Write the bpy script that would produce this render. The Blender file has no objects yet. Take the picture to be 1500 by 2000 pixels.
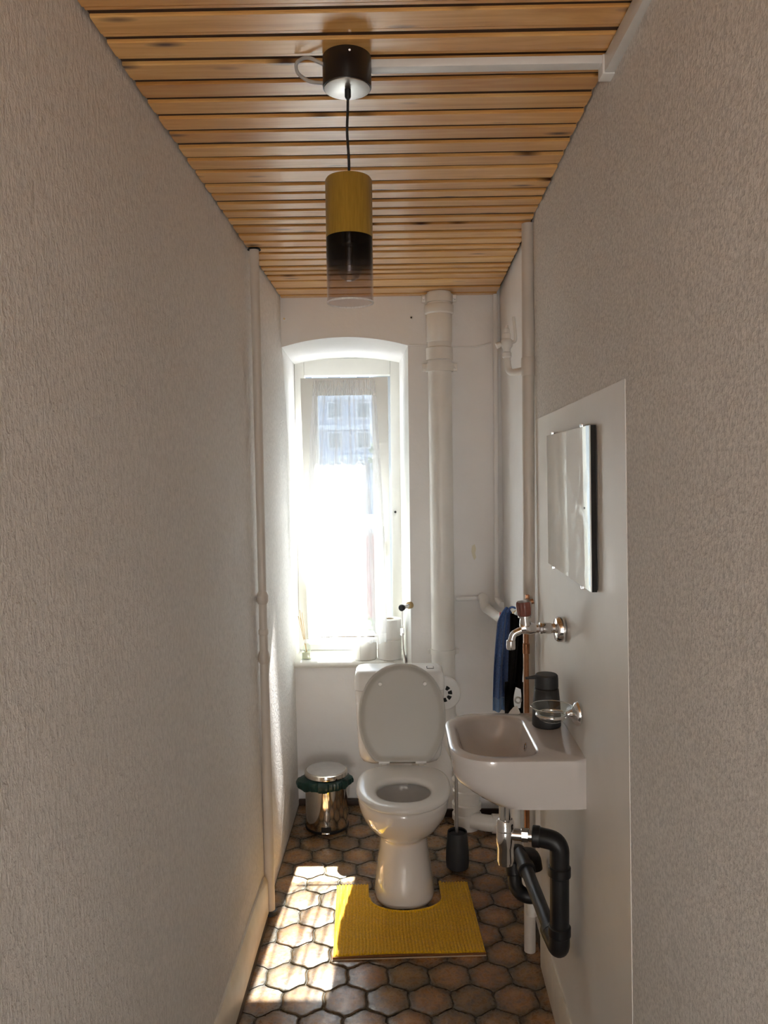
import bpy, bmesh, math, random
from mathutils import Vector, Matrix
PI = math.pi
random.seed(7)
SC = bpy.context.scene
COL = SC.collection

# ------------------------------------------------------------------ camera
YAW, PITCH, ROLL = math.radians(0.6813), math.radians(3.0482), math.radians(0.724)
fwd = Vector((-math.sin(YAW) * math.cos(PITCH), math.cos(YAW) * math.cos(PITCH), -math.sin(PITCH)))
rgt = Vector((math.cos(YAW), math.sin(YAW), 0))
upv = rgt.cross(fwd)
cx = rgt * math.cos(ROLL) - upv * math.sin(ROLL)
cy = upv * math.cos(ROLL) + rgt * math.sin(ROLL)
cam_d = bpy.data.cameras.new('camera')
cam_d.sensor_fit = 'VERTICAL'
cam_d.sensor_height = 24.0
cam_d.lens = 1536.86 / 2000.0 * 24.0
cam_d.clip_start = 0.02
cam_d.clip_end = 500
cam = bpy.data.objects.new('camera', cam_d)
cam.matrix_world = Matrix(((cx.x, cy.x, -fwd.x, 0), (cx.y, cy.y, -fwd.y, 0), (cx.z, cy.z, -fwd.z, 1.63), (0, 0, 0, 1)))
COL.objects.link(cam)
SC.camera = cam

# ------------------------------------------------------------------ sky, sun, exposure
world = bpy.data.worlds.new('sky')
SC.world = world
world.use_nodes = True
nt = world.node_tree
nt.nodes.clear()
sky = nt.nodes.new('ShaderNodeTexSky')
sky.sky_type = 'NISHITA'
sky.sun_disc = False
sky.sun_elevation = math.radians(50.4)
sky.sun_rotation = math.radians(4)
bg = nt.nodes.new('ShaderNodeBackground')
bg.inputs['Strength'].default_value = 0.034
wo = nt.nodes.new('ShaderNodeOutputWorld')
nt.links.new(sky.outputs[0], bg.inputs[0])
nt.links.new(bg.outputs[0], wo.inputs[0])

sun_d = bpy.data.lights.new('sun', 'SUN')
sun_d.energy = 2.75
sun_d.angle = math.radians(0.53)
sun_d.color = (1.0, 0.98, 0.95)
sun = bpy.data.objects.new('sun', sun_d)
sun.rotation_euler = Vector((-0.067, -1.0, -1.21)).to_track_quat('-Z', 'Y').to_euler()
sun.location = (1, 10, 12)
COL.objects.link(sun)

SC.view_settings.view_transform = 'Standard'
SC.view_settings.look = 'None'
SC.view_settings.gamma = 1.0
SC.view_settings.use_curve_mapping = False
SC.view_settings.exposure = 4.6
SC.cycles.max_bounces = 8
SC.cycles.diffuse_bounces = 7
SC.cycles.glossy_bounces = 4
SC.cycles.transmission_bounces = 8
SC.cycles.transparent_max_bounces = 12
SC.cycles.sample_clamp_indirect = 6.0
SC.cycles.caustics_reflective = False
SC.cycles.caustics_refractive = False
SC.cycles.use_denoising = True
SC.cycles.use_adaptive_sampling = True
SC.cycles.adaptive_threshold = 0.04

# ------------------------------------------------------------------ mesh helpers
def V(*a): return Vector(a)

def frame(d):
    d = Vector(d).normalized()
    a = Vector((0, 0, 1)) if abs(d.z) < .95 else Vector((0, 1, 0))
    u = a.cross(d).normalized()
    return u, d.cross(u), d

def bend(pts, rad, n=6):
    """round the corners of a polyline"""
    pts = [Vector(p) for p in pts]
    out = [pts[0]]
    for i in range(1, len(pts) - 1):
        a, b, c = pts[i - 1], pts[i], pts[i + 1]
        r = rad[i - 1] if isinstance(rad, (list, tuple)) else rad
        d1, d2 = (a - b), (c - b)
        t = min(r, d1.length * .49, d2.length * .49)
        p0, p2 = b + d1.normalized() * t, b + d2.normalized() * t
        for k in range(n + 1):
            s = k / n
            out.append(p0 * (1 - s) ** 2 + b * 2 * s * (1 - s) + p2 * s * s)
    out.append(pts[-1])
    return out

class MB:
    def __init__(s): s.v, s.f = [], []
    def add(s, vs, fs):
        o = len(s.v)
        s.v += [tuple(v) for v in vs]
        s.f += [tuple(i + o for i in f) for f in fs]
        return s
    def hexa(s, p):      # p: bottom 4 (ccw from above), top 4
        return s.add(p, [(3, 2, 1, 0), (4, 5, 6, 7), (0, 1, 5, 4), (1, 2, 6, 5), (2, 3, 7, 6), (3, 0, 4, 7)])
    def box(s, x0, x1, y0, y1, z0, z1, bev=0, seg=2):
        p = [(x0, y0, z0), (x1, y0, z0), (x1, y1, z0), (x0, y1, z0), (x0, y0, z1), (x1, y0, z1), (x1, y1, z1), (x0, y1, z1)]
        if not bev: return s.hexa(p)
        t = MB().hexa(p)
        bm = bmesh.new()
        vs = [bm.verts.new(v) for v in t.v]
        for f in t.f: bm.faces.new([vs[i] for i in f])
        bmesh.ops.bevel(bm, geom=list(bm.edges), offset=bev, segments=seg, profile=.5, affect='EDGES')
        bm.verts.index_update()
        s.add([v.co for v in bm.verts], [[v.index for v in f.verts] for f in bm.faces])
        bm.free()
        return s
    def loft(s, rings, cap0=True, cap1=True, closed=True):
        n = len(rings[0])
        vs = [v for r in rings for v in r]
        fs = []
        for i in range(len(rings) - 1):
            for j in range(n if closed else n - 1):
                k = (j + 1) % n
                fs.append((i * n + j, i * n + k, (i + 1) * n + k, (i + 1) * n + j))
        if cap0: fs.append(tuple(reversed(range(n))))
        if cap1: fs.append(tuple(range((len(rings) - 1) * n, len(rings) * n)))
        return s.add(vs, fs)
    def lathe(s, prof, c=(0, 0, 0), d=(0, 0, 1), seg=24, cap0=True, cap1=True):
        u, w, d = frame(d)
        c = Vector(c)
        rings = [[c + d * h + (u * math.cos(2 * PI * k / seg) + w * math.sin(2 * PI * k / seg)) * max(r, 1e-4) for k in range(seg)] for r, h in prof]
        return s.loft(rings, cap0, cap1)
    def cyl(s, a, b, r, seg=16, r2=None, bev=0):
        a, b = Vector(a), Vector(b)
        L = (b - a).length
        r2 = r if r2 is None else r2
        if bev: prof = [(r - bev, 0), (r, bev), (r2, L - bev), (r2 - bev, L)]
        else: prof = [(r, 0), (r2, L)]
        return s.lathe(prof, a, b - a, seg)
    def tube(s, pts, r, seg=12, caps=True):
        pts = [Vector(p) for p in pts]
        n = len(pts)
        rings = []
        t0 = (pts[1] - pts[0]).normalized()
        u, w, _ = frame(t0)
        for i in range(n):
            t = ((pts[min(i + 1, n - 1)] - pts[max(i - 1, 0)])).normalized()
            q = t0.rotation_difference(t)
            u = q @ u
            w = q @ w
            t0 = t
            rr = r[i] if isinstance(r, (list, tuple)) else r
            rings.append([pts[i] + (u * math.cos(2 * PI * k / seg) + w * math.sin(2 * PI * k / seg)) * rr for k in range(seg)])
        return s.loft(rings, caps, caps)
    def prism(s, outline, z0, z1, bev=0):
        if bev:
            c = Vector((sum(p[0] for p in outline), sum(p[1] for p in outline))) / len(outline)
            def sh(k): return [((Vector(p) - c) * k + c) for p in outline]
            rad = max((Vector(p) - c).length for p in outline)
            k = 1 - bev / rad
            r = [[(p[0], p[1], z0) for p in outline], [(p[0], p[1], z1 - bev) for p in outline], [(p[0], p[1], z1) for p in sh(k)]]
            return s.loft(r)
        return s.loft([[(p[0], p[1], z0) for p in outline], [(p[0], p[1], z1) for p in outline]])
    def mesh(s, name, org=(0, 0, 0), ang=35):
        me = bpy.data.meshes.new(name)
        o = Vector(org)
        me.from_pydata([tuple(Vector(v) - o) for v in s.v], [], s.f)
        me.update()
        bm = bmesh.new()
        bm.from_mesh(me)
        bmesh.ops.recalc_face_normals(bm, faces=list(bm.faces))
        bm.to_mesh(me)
        bm.free()
        for p in me.polygons: p.use_smooth = True
        me.set_sharp_from_angle(angle=math.radians(ang))
        return me

ORG = {}
def thing(name, label, cat, loc=(0, 0, 0), group=None):
    o = bpy.data.objects.new(name, None)
    COL.objects.link(o)
    o.location = loc
    o.empty_display_size = .05
    o['label'], o['category'] = label, cat
    if group: o['group'] = group
    ORG[o.name] = Vector(loc)
    return o
def part(name, mb, mat, parent, label=None, kind=None, ang=35):
    org = ORG[parent.name]
    o = bpy.data.objects.new(name, mb.mesh(name, org, ang))
    o.data.materials.append(mat)
    COL.objects.link(o)
    o.parent = parent
    ORG[o.name] = org
    if label: o['label'] = label
    if kind: o['kind'] = kind
    return o
def solo(name, mb, mat, label, cat, loc=(0, 0, 0), group=None, ang=35):
    o = bpy.data.objects.new(name, mb.mesh(name, loc, ang))
    o.data.materials.append(mat)
    COL.objects.link(o)
    o.location = loc
    o['label'], o['category'] = label, cat
    if group: o['group'] = group
    ORG[o.name] = Vector(loc)
    return o
def struct(name, mb, mat, label=None, ang=35):
    o = bpy.data.objects.new(name, mb.mesh(name, (0, 0, 0), ang))
    o.data.materials.append(mat)
    COL.objects.link(o)
    o['kind'] = 'structure'
    if label: o['label'] = label
    ORG[o.name] = Vector((0, 0, 0))
    return o
def struct_root(name, label=None):
    o = bpy.data.objects.new(name, None)
    COL.objects.link(o)
    o['kind'] = 'structure'
    if label: o['label'] = label
    ORG[o.name] = Vector((0, 0, 0))
    return o

# ------------------------------------------------------------------ materials
MAT = {}
def base_mat(name, col, rough=.5, metal=0, spec=.5, coat=0, sss=0):
    m = bpy.data.materials.new(name)
    m.use_nodes = True
    b = m.node_tree.nodes['Principled BSDF']
    b.inputs['Base Color'].default_value = (*col, 1)
    b.inputs['Roughness'].default_value = rough
    b.inputs['Metallic'].default_value = metal
    b.inputs['Specular IOR Level'].default_value = spec
    b.inputs['Coat Weight'].default_value = coat
    MAT[name] = m
    return m, m.node_tree, b
def N(t, typ, **kw):
    n = t.nodes.new(typ)
    for k, v in kw.items(): setattr(n, k, v)
    return n
def coords(t, scale=(1, 1, 1), kind='Object', rnd=False):
    tc = N(t, 'ShaderNodeTexCoord')
    mp = N(t, 'ShaderNodeMapping')
    mp.inputs['Scale'].default_value = scale
    src = tc.outputs[kind]
    if rnd:
        oi = N(t, 'ShaderNodeObjectInfo')
        ml = N(t, 'ShaderNodeVectorMath', operation='SCALE')
        cv = N(t, 'ShaderNodeCombineXYZ')
        for i, k in enumerate((37.0, 11.0, 23.0)):
            mm = N(t, 'ShaderNodeMath', operation='MULTIPLY')
            mm.inputs[1].default_value = k
            t.links.new(oi.outputs['Random'], mm.inputs[0])
            t.links.new(mm.outputs[0], cv.inputs[i])
        ad = N(t, 'ShaderNodeVectorMath', operation='ADD')
        t.links.new(src, ad.inputs[0])
        t.links.new(cv.outputs[0], ad.inputs[1])
        src = ad.outputs[0]
    t.links.new(src, mp.inputs['Vector'])
    return mp.outputs[0]
def noise(t, vec, scale, detail=4, rough=.55, dist=0):
    n = N(t, 'ShaderNodeTexNoise')
    n.inputs['Scale'].default_value = scale
    n.inputs['Detail'].default_value = detail
    n.inputs['Roughness'].default_value = rough
    n.inputs['Distortion'].default_value = dist
    t.links.new(vec, n.inputs['Vector'])
    return n.outputs['Fac']
def ramp(t, fac, stops):
    r = N(t, 'ShaderNodeValToRGB')
    e = r.color_ramp.elements
    while len(e) < len(stops): e.new(.5)
    for el, (p, c) in zip(e, stops):
        el.position = p
        el.color = (*c, 1) if len(c) == 3 else c
    t.links.new(fac, r.inputs[0])
    return r.outputs[0]
def mixc(t, fac, a, b, mode='MIX'):
    m = N(t, 'ShaderNodeMix', data_type='RGBA', blend_type=mode)
    for sock, val in ((m.inputs['Factor'], fac), (m.inputs['A'], a), (m.inputs['B'], b)):
        if hasattr(val, 'is_output'): t.links.new(val, sock)
        else: sock.default_value = val if not isinstance(val, tuple) else ((*val, 1) if len(val) == 3 else val)
    return m.outputs['Result']
def bump(t, b, h, strength=.5, dist=.002, prev=None):
    n = N(t, 'ShaderNodeBump')
    n.inputs['Strength'].default_value = strength
    n.inputs['Distance'].default_value = dist
    t.links.new(h, n.inputs['Height'])
    if prev is not None: t.links.new(prev, n.inputs['Normal'])
    if b is not None: t.links.new(n.outputs[0], b.inputs['Normal'])
    return n.outputs[0]

def simple(name, col, rough=.5, metal=0, spec=.5, coat=0, mottle=0, bscale=0, bdist=.001, bstr=.4, mscale=8):
    m, t, b = base_mat(name, col, rough, metal, spec, coat)
    vec = coords(t)
    if mottle:
        f = noise(t, vec, mscale, 5, .6)
        lo = tuple(max(0, c * (1 - mottle)) for c in col)
        hi = tuple(min(1, c * (1 + mottle * .6)) for c in col)
        t.links.new(ramp(t, f, [(.3, lo), (.7, hi)]), b.inputs['Base Color'])
    if bscale: bump(t, b, noise(t, vec, bscale, 3, .6), bstr, bdist)
    return m

# wallpaper with fibrous relief (wall opposite the mirror)
def wallpaper(name, col, vscale, fine, dist, pit=.12, seam=None):
    m, t, b = base_mat(name, col, .85, spec=.25)
    v1 = coords(t, vscale)
    f1 = noise(t, v1, 1.0, 4, .6, .4)
    v2 = coords(t)
    f2 = noise(t, v2, fine, 2, .5)
    big = noise(t, v2, 1.7, 3, .5)
    c1 = mixc(t, ramp(t, f1, [(.35, (0, 0, 0)), (.6, (1, 1, 1))]), tuple(c * (1 - pit) for c in col), col)
    c2 = mixc(t, ramp(t, big, [(.3, (0, 0, 0)), (.7, (1, 1, 1))]), c1, mixc(t, 1.0, c1, (.97, .965, .955), 'MULTIPLY'))
    t.links.new(c2, b.inputs['Base Color'])
    n = bump(t, None, f1, .9, dist)
    if seam:
        tc = N(t, 'ShaderNodeTexCoord')
        sx = N(t, 'ShaderNodeSeparateXYZ')
        t.links.new(tc.outputs['Object'], sx.inputs[0])
        a = N(t, 'ShaderNodeMath', operation='SUBTRACT'); a.inputs[1].default_value = seam[0]
        t.links.new(sx.outputs['Y'], a.inputs[0])
        pm = N(t, 'ShaderNodeMath', operation='PINGPONG'); pm.inputs[1].default_value = seam[1] / 2
        t.links.new(a.outputs[0], pm.inputs[0])
        sr = ramp(t, pm.outputs[0], [(0, (0, 0, 0)), (.0035, (1, 1, 1))])
        n = bump(t, None, sr, .5, .0012, n)
    bump(t, b, f2, .35, dist * .5, n)
    return m
wallpaper('wallpaper_fibre', (.90, .875, .85), (110, 110, 60), 260, .0075, .14, (1.17, .45))
wallpaper('wallpaper_woodchip', (.90, .875, .85), (160, 160, 130), 300, .0050, .26, (1.145, .53))
simple('paint_wall', (.90, .89, .885), .7, mottle=.04, bscale=28, bdist=.0035, bstr=.45, mscale=3)
simple('paint_reveal', (.86, .855, .84), .6, mottle=.03, bscale=22, bdist=.002)
simple('paint_panel', (.86, .835, .795), .42, spec=.45, mottle=.05, bscale=9, bdist=.0016, bstr=.3, mscale=3)
simple('paint_pipe', (.66, .605, .545), .38, spec=.5, mottle=.05, bscale=60, bdist=.0008)
simple('paint_gloss', (.80, .775, .73), .3, mottle=.05, bscale=40, bdist=.0008)
simple('paint_skirting', (.72, .66, .56), .4, mottle=.10, bscale=30, bdist=.0012, mscale=14)
simple('paint_white', (.84, .83, .80), .4, mottle=.03, bscale=70, bdist=.0004)
simple('pvc_white', (.80, .785, .76), .35, mottle=.04, mscale=20)
simple('frame_white', (.80, .79, .74), .35, mottle=.03)
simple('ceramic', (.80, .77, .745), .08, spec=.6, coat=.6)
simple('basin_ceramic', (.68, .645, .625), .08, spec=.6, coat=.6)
simple('seat_plastic', (.80, .785, .76), .22, spec=.5)
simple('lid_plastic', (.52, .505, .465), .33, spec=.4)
simple('chrome', (.82, .82, .83), .10, metal=1)
simple('steel_brushed', (.62, .61, .60), .32, metal=1, mottle=.08, mscale=40)
simple('steel_mirror', (.72, .68, .62), .09, metal=1)
simple('copper', (.45, .22, .12), .30, metal=1, mottle=.25, mscale=25)
simple('brass', (.55, .40, .20), .35, metal=1)
simple('black_plastic', (.012, .012, .013), .38, spec=.4)
simple('black_lacquer', (.012, .010, .010), .3, spec=.5)
simple('black_gap', (.010, .009, .008), .8)
simple('dark_grey', (.028, .029, .031), .55, bscale=300, bdist=.0002)
simple('liner_green', (.012, .048, .044), .28, spec=.5, mottle=.5, mscale=30, bscale=90, bdist=.003)
simple('grey_cable', (.42, .40, .37), .5)
simple('red_plastic', (.55, .05, .03), .35)
simple('knob_red', (.20, .055, .04), .16, spec=.7, coat=.5, mottle=.3, mscale=40)
simple('paper_white', (.84, .82, .78), .9, bscale=120, bdist=.0006, mottle=.03)
simple('core_card', (.50, .38, .26), .9)
simple('reed', (.55, .38, .20), .8)
simple('oil', (.70, .68, .50), .2)
simple('grout', (.105, .088, .068), .85, mottle=.3, mscale=60)
simple('dark_skirt', (.050, .028, .018), .5, mottle=.3, mscale=20)
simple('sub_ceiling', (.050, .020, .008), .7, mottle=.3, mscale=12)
simple('plaster_chip', (.80, .76, .62), .8)
simple('bucket_dark', (.02, .018, .016), .5)

def wood():
    m, t, b = base_mat('pine', (.6, .33, .12), .30, spec=.5, coat=.55)
    b.inputs['Coat Roughness'].default_value = .25
    v = coords(t, (1.6, 22, 22), rnd=True)
    g = noise(t, v, 1.6, 5, .6, 1.2)
    c = ramp(t, g, [(.25, (.66, .32, .085)), (.5, (.83, .47, .155)), (.75, (.92, .60, .245))])
    v3 = coords(t, (.9, 3, 3), rnd=True)
    big = noise(t, v3, 1.3, 3)
    c = mixc(t, ramp(t, big, [(.3, (0, 0, 0)), (.75, (1, 1, 1))]), c, mixc(t, 1.0, c, (.80, .70, .62), 'MULTIPLY'))
    vk = coords(t, (4.6, 17, 0), rnd=True)
    vo = N(t, 'ShaderNodeTexVoronoi')
    vo.inputs['Scale'].default_value = 1.0
    t.links.new(vk, vo.inputs['Vector'])
    kn = ramp(t, vo.outputs['Distance'], [(.04, (1, 1, 1)), (.12, (.45, .45, .45)), (.19, (0, 0, 0))])
    c = mixc(t, kn, c, (.085, .028, .010))
    oi = N(t, 'ShaderNodeObjectInfo')
    tint = ramp(t, oi.outputs['Random'], [(0, (.86, .80, .74)), (.5, (1, 1, 1)), (1, (1, .93, .86))])
    c = mixc(t, 1.0, c, tint, 'MULTIPLY')
    t.links.new(c, b.inputs['Base Color'])
    bump(t, b, g, .12, .001)
wood()

def tile():
    m, t, b = base_mat('glazed_tile', (.2, .12, .06), .24, spec=.55)
    v = coords(t, rnd=True)
    f = noise(t, v, 17, 6, .65, .3)
    f2 = noise(t, v, 60, 4, .6)
    tc = N(t, 'ShaderNodeTexCoord')
    ln = N(t, 'ShaderNodeVectorMath', operation='LENGTH')
    t.links.new(tc.outputs['Object'], ln.inputs[0])
    ad = N(t, 'ShaderNodeMath', operation='MULTIPLY_ADD')
    ad.inputs[1].default_value = .030
    t.links.new(f, ad.inputs[0]); t.links.new(ln.outputs['Value'], ad.inputs[2])
    edge = ramp(t, ad.outputs[0], [(.050, (0, 0, 0)), (.083, (1, 1, 1))])
    c = ramp(t, f, [(.3, (.16, .095, .048)), (.5, (.34, .19, .082)), (.7, (.48, .305, .145))])
    c = mixc(t, edge, c, (.095, .073, .046))
    sp = ramp(t, f2, [(.36, (0, 0, 0)), (.48, (1, 1, 1))])
    c = mixc(t, sp, mixc(t, 1.0, c, (.55, .52, .5), 'MULTIPLY'), c)
    oi = N(t, 'ShaderNodeObjectInfo')
    tint = ramp(t, oi.outputs['Random'], [(0, (.72, .74, .72)), (.5, (1, .95, .9)), (1, (1.0, .82, .70))])
    c = mixc(t, 1.0, c, tint, 'MULTIPLY')
    t.links.new(c, b.inputs['Base Color'])
    bump(t, b, f, .30, .0035)
    r = ramp(t, f2, [(.3, (.36, .36, .36)), (.7, (.22, .22, .22))])
    t.links.new(r, b.inputs['Roughness'])
tile()

def fabric(name, col, scale, dist, mott=.25, rough=.95, stretch=(1, 1, 1), sheen=.3):
    m, t, b = base_mat(name, col, rough, spec=.1)
    b.inputs['Sheen Weight'].default_value = sheen
    v = coords(t, stretch)
    f = noise(t, v, scale, 3, .6)
    t.links.new(ramp(t, f, [(.3, tuple(c * (1 - mott) for c in col)), (.7, tuple(min(1, c * (1 + mott * .5)) for c in col))]), b.inputs['Base Color'])
    bump(t, b, f, .6, dist)
    return m
fabric('chenille', (.95, .54, .012), 190, .004, .35)
fabric('mat_edge', (.20, .075, .02), 200, .001, .3)
fabric('towel_blue', (.085, .17, .42), 170, .0025, .4)
fabric('towel_blue_band', (.15, .28, .52), 120, .002, .3, stretch=(1, 1, 5))
fabric('towel_black', (.006, .006, .007), 170, .002, .3, sheen=.05)
fabric('shade_mustard', (.34, .20, .028), 260, .0006, .18, stretch=(1, 1, .08), sheen=.15)

def thin_glass(name, tint=(.97, .98, .98), refl=.04, rough=.02, grad=None):
    m = bpy.data.materials.new(name)
    m.use_nodes = True
    t = m.node_tree
    t.nodes.clear()
    out = N(t, 'ShaderNodeOutputMaterial')
    tr = N(t, 'ShaderNodeBsdfTransparent'); tr.inputs[0].default_value = (*tint, 1)
    gl = N(t, 'ShaderNodeBsdfGlossy'); gl.inputs['Roughness'].default_value = rough
    gl.inputs['Color'].default_value = (1, 1, 1, 1)
    mx = N(t, 'ShaderNodeMixShader')
    lw = N(t, 'ShaderNodeLayerWeight'); lw.inputs['Blend'].default_value = .5
    pw = N(t, 'ShaderNodeMath', operation='POWER'); pw.inputs[1].default_value = 5.0
    ma = N(t, 'ShaderNodeMath', operation='MULTIPLY_ADD'); ma.inputs[1].default_value = .85; ma.inputs[2].default_value = refl
    t.links.new(lw.outputs['Facing'], pw.inputs[0]); t.links.new(pw.outputs[0], ma.inputs[0])
    t.links.new(ma.outputs[0], mx.inputs[0]); t.links.new(tr.outputs[0], mx.inputs[1]); t.links.new(gl.outputs[0], mx.inputs[2])
    if grad:
        z0, z1, stops = grad
        tc = N(t, 'ShaderNodeTexCoord'); sx = N(t, 'ShaderNodeSeparateXYZ')
        t.links.new(tc.outputs['Object'], sx.inputs[0])
        mr = N(t, 'ShaderNodeMapRange')
        mr.inputs['From Min'].default_value, mr.inputs['From Max'].default_value = z0, z1
        t.links.new(sx.outputs['Z'], mr.inputs['Value'])
        t.links.new(ramp(t, mr.outputs[0], stops), tr.inputs[0])
    t.links.new(mx.outputs[0], out.inputs[0])
    MAT[name] = m
thin_glass('pane_glass', (.93, .96, .95))
thin_glass('clear_glass', (.93, .95, .93), .05)
thin_glass('bottle_glass', (.92, .955, .93), .05)
thin_glass('bulb_glass', (.80, .80, .80), .06)
thin_glass('smoked_glass', (.9, .9, .9), .018, .03, (-.463, -.341, [(0, (.93, .915, .92)), (.3, (.86, .83, .84)), (.5, (.70, .68, .69)), (.64, (.36, .35, .36)), (1, (.12, .12, .12))]))
m, t, b = base_mat('mirror_silver', (.86, .88, .87), .02, metal=1)
v = coords(t, (1, 1, 1))
sm = noise(t, v, 9, 4, .6, 1.5)
t.links.new(ramp(t, sm, [(.45, (.015, .015, .015)), (.75, (.16, .16, .16))]), b.inputs['Roughness'])

def sheer(name, opac, col=(.93, .93, .92)):
    m = bpy.data.materials.new(name)
    m.use_nodes = True
    t = m.node_tree
    t.nodes.clear()
    out = N(t, 'ShaderNodeOutputMaterial')
    tr = N(t, 'ShaderNodeBsdfTransparent')
    df = N(t, 'ShaderNodeBsdfDiffuse'); df.inputs[0].default_value = (*col, 1)
    tl = N(t, 'ShaderNodeBsdfTranslucent'); tl.inputs[0].default_value = (*col, 1)
    m1, m2 = N(t, 'ShaderNodeMixShader'), N(t, 'ShaderNodeMixShader')
    m1.inputs[0].default_value = .42
    t.links.new(df.outputs[0], m1.inputs[1]); t.links.new(tl.outputs[0], m1.inputs[2])
    v = coords(t, (1, 1, .02))
    f = noise(t, v, 420, 2, .5)
    t.links.new(ramp(t, f, [(.3, (opac * .8,) * 3), (.7, (min(1, opac * 1.25),) * 3)]), m2.inputs[0])
    t.links.new(tr.outputs[0], m2.inputs[1]); t.links.new(m1.outputs[0], m2.inputs[2])
    t.links.new(m2.outputs[0], out.inputs[0])
    MAT[name] = m
sheer('voile', .60, (.84, .84, .85))
sheer('voile_hem', .72)
sheer('rim_glass', .97, (.97, .97, .97))

simple('facade', (.36, .40, .48), .8, mottle=.06, mscale=.4)
simple('facade_band', (.50, .54, .60), .8)
simple('far_glass', (.10, .13, .17), .1, spec=.8)
simple('far_frame', (.62, .64, .66), .6)
simple('red_panel', (.42, .13, .10), .7, mottle=.2, mscale=2)
simple('pale_joint', (.72, .68, .64), .8)
simple('asphalt', (.30, .29, .28), .9, mottle=.2, mscale=.8)
simple('leaf', (.10, .20, .05), .6, mottle=.4, mscale=3)
simple('bark', (.12, .08, .05), .9)

m, t, b = base_mat('fill_glow', (.9, .88, .84), .4)  # emission for the added fill globe, out of view
b.inputs['Emission Color'].default_value = (1, .97, .94, 1)
b.inputs['Emission Strength'].default_value = 1.2

# ------------------------------------------------------------------ room shell
HC = 2.418
YB = 3.63           # inner face of the window wall
def wl(y, z=1.3): return -.523 + .008 * y - .0095 * (z - 1.3)
def wr(y, z=1.3): return .4061 + .0242 * y - .0104 * (z - 1.3)
Y0 = -1.0
ZT = HC + .035

mb = MB()
mb.hexa([(wl(Y0, 0) - .3, Y0, -.05), (wl(Y0, 0), Y0, -.05), (wl(4.1, 0), 4.1, -.05), (wl(4.1, 0) - .3, 4.1, -.05),
         (wl(Y0, ZT) - .3, Y0, ZT), (wl(Y0, ZT), Y0, ZT), (wl(4.1, ZT), 4.1, ZT), (wl(4.1, ZT) - .3, 4.1, ZT)])
wall_left = struct('wall_left', mb, MAT['wallpaper_fibre'], 'off-white wall papered with coarse fibrous relief')
YP = 2.56           # wallpaper stops at the riser, the end bay is smooth
mb = MB()
mb.hexa([(wr(Y0, 0), Y0, -.05), (wr(Y0, 0) + .3, Y0, -.05), (wr(YP, 0) + .3, YP, -.05), (wr(YP, 0), YP, -.05),
         (wr(Y0, ZT), Y0, ZT), (wr(Y0, ZT) + .3, Y0, ZT), (wr(YP, ZT) + .3, YP, ZT), (wr(YP, ZT), YP, ZT)])
wall_right = struct('wall_right', mb, MAT['wallpaper_woodchip'], 'off-white woodchip wall behind the mirror and basin')
mb = MB()
e = .012
mb.hexa([(wr(YP, 0) + e, YP, -.05), (wr(YP, 0) + .3, YP, -.05), (wr(4, 0) + .3, 4, -.05), (wr(4, 0) + e, 4, -.05),
         (wr(YP, ZT) + e, YP, ZT), (wr(YP, ZT) + .3, YP, ZT), (wr(4, ZT) + .3, 4, ZT), (wr(4, ZT) + e, 4, ZT)])
part('smooth_wall_bay', mb, MAT['paint_wall'], wall_right)
# smooth painted splash panel
mb = MB()
t_ = .0016
mb.hexa([(wr(1.455, .129) - t_, 1.455, .129), (wr(1.455, .129), 1.455, .129), (wr(2.552, .129), 2.552, .129), (wr(2.552, .129) - t_, 2.552, .129),
         (wr(1.487, 1.795) - t_, 1.487, 1.795), (wr(1.487, 1.795), 1.487, 1.795), (wr(2.552, 1.785), 2.552, 1.785), (wr(2.552, 1.785) - t_, 2.552, 1.785)])
part('splash_panel', mb, MAT['paint_panel'], wall_right, 'smooth cream painted panel behind basin and mirror')

# window wall with arched, splayed opening
XR0 = .0755
mb = MB()
XLb = -.60
NA = 16
def arch_in(i):
    s = i / NA
    x = XLb * 0 + (-.503) * (1 - s) + XR0 * s
    return (x, YB, 2.197 + .042 * (1 - (2 * s - 1) ** 2))
def arch_out(i):
    s = i / NA
    x = (-.489) * (1 - s) + .037 * s
    return (x, 3.98, 2.165 + .028 * (1 - (2 * s - 1) ** 2))
mo = MB()
for i in range(NA):      # soffit and wall above it
    a, b2 = arch_in(i), arch_in(i + 1)
    mo.add([a, b2, (b2[0], YB, ZT + .05), (a[0], YB, ZT + .05)], [(0, 1, 2, 3)])
mb.add(mo.v, mo.f)
mb.add([(XR0, YB, -.05), (.62, YB, -.05), (.62, YB, ZT + .05), (XR0, YB, ZT + .05)], [(0, 1, 2, 3)])
mb.add([(-.62, YB, 2.19), (-.503, YB, 2.197), (-.503, YB, ZT + .05), (-.62, YB, ZT + .05)], [(0, 1, 2, 3)])
# niche under the sill
mb.add([(XR0, YB, -.05), (XR0, 3.775, -.05), (XR0, 3.775, .70), (XR0, YB, .70)], [(0, 1, 2, 3)])
mb.add([(-.62, 3.775, -.05), (XR0, 3.775, -.05), (XR0, 3.775, .70), (-.62, 3.775, .70)], [(0, 1, 2, 3)])
wall_back = struct('wall_back', mb, MAT['paint_wall'], 'pale painted plaster wall with an arched window recess')
mb = MB()
rs = []
for i in range(NA):
    a, b2, c, d = arch_in(i), arch_in(i + 1), arch_out(i + 1), arch_out(i)
    mb.add([a, b2, c, d], [(0, 1, 2, 3)])
mb.add([(XR0, YB, .68), (.037, 3.98, .68), (.037, 3.98, 2.165), (XR0, YB, 2.197)], [(0, 1, 2, 3)])
mb.add([(-.503, YB, .68), (-.489, 3.98, .68), (-.489, 3.98, 2.165), (-.503, YB, 2.197)], [(0, 1, 2, 3)])
part('reveal', mb, MAT['paint_reveal'], wall_back, 'bright white splayed window reveal')
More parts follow.
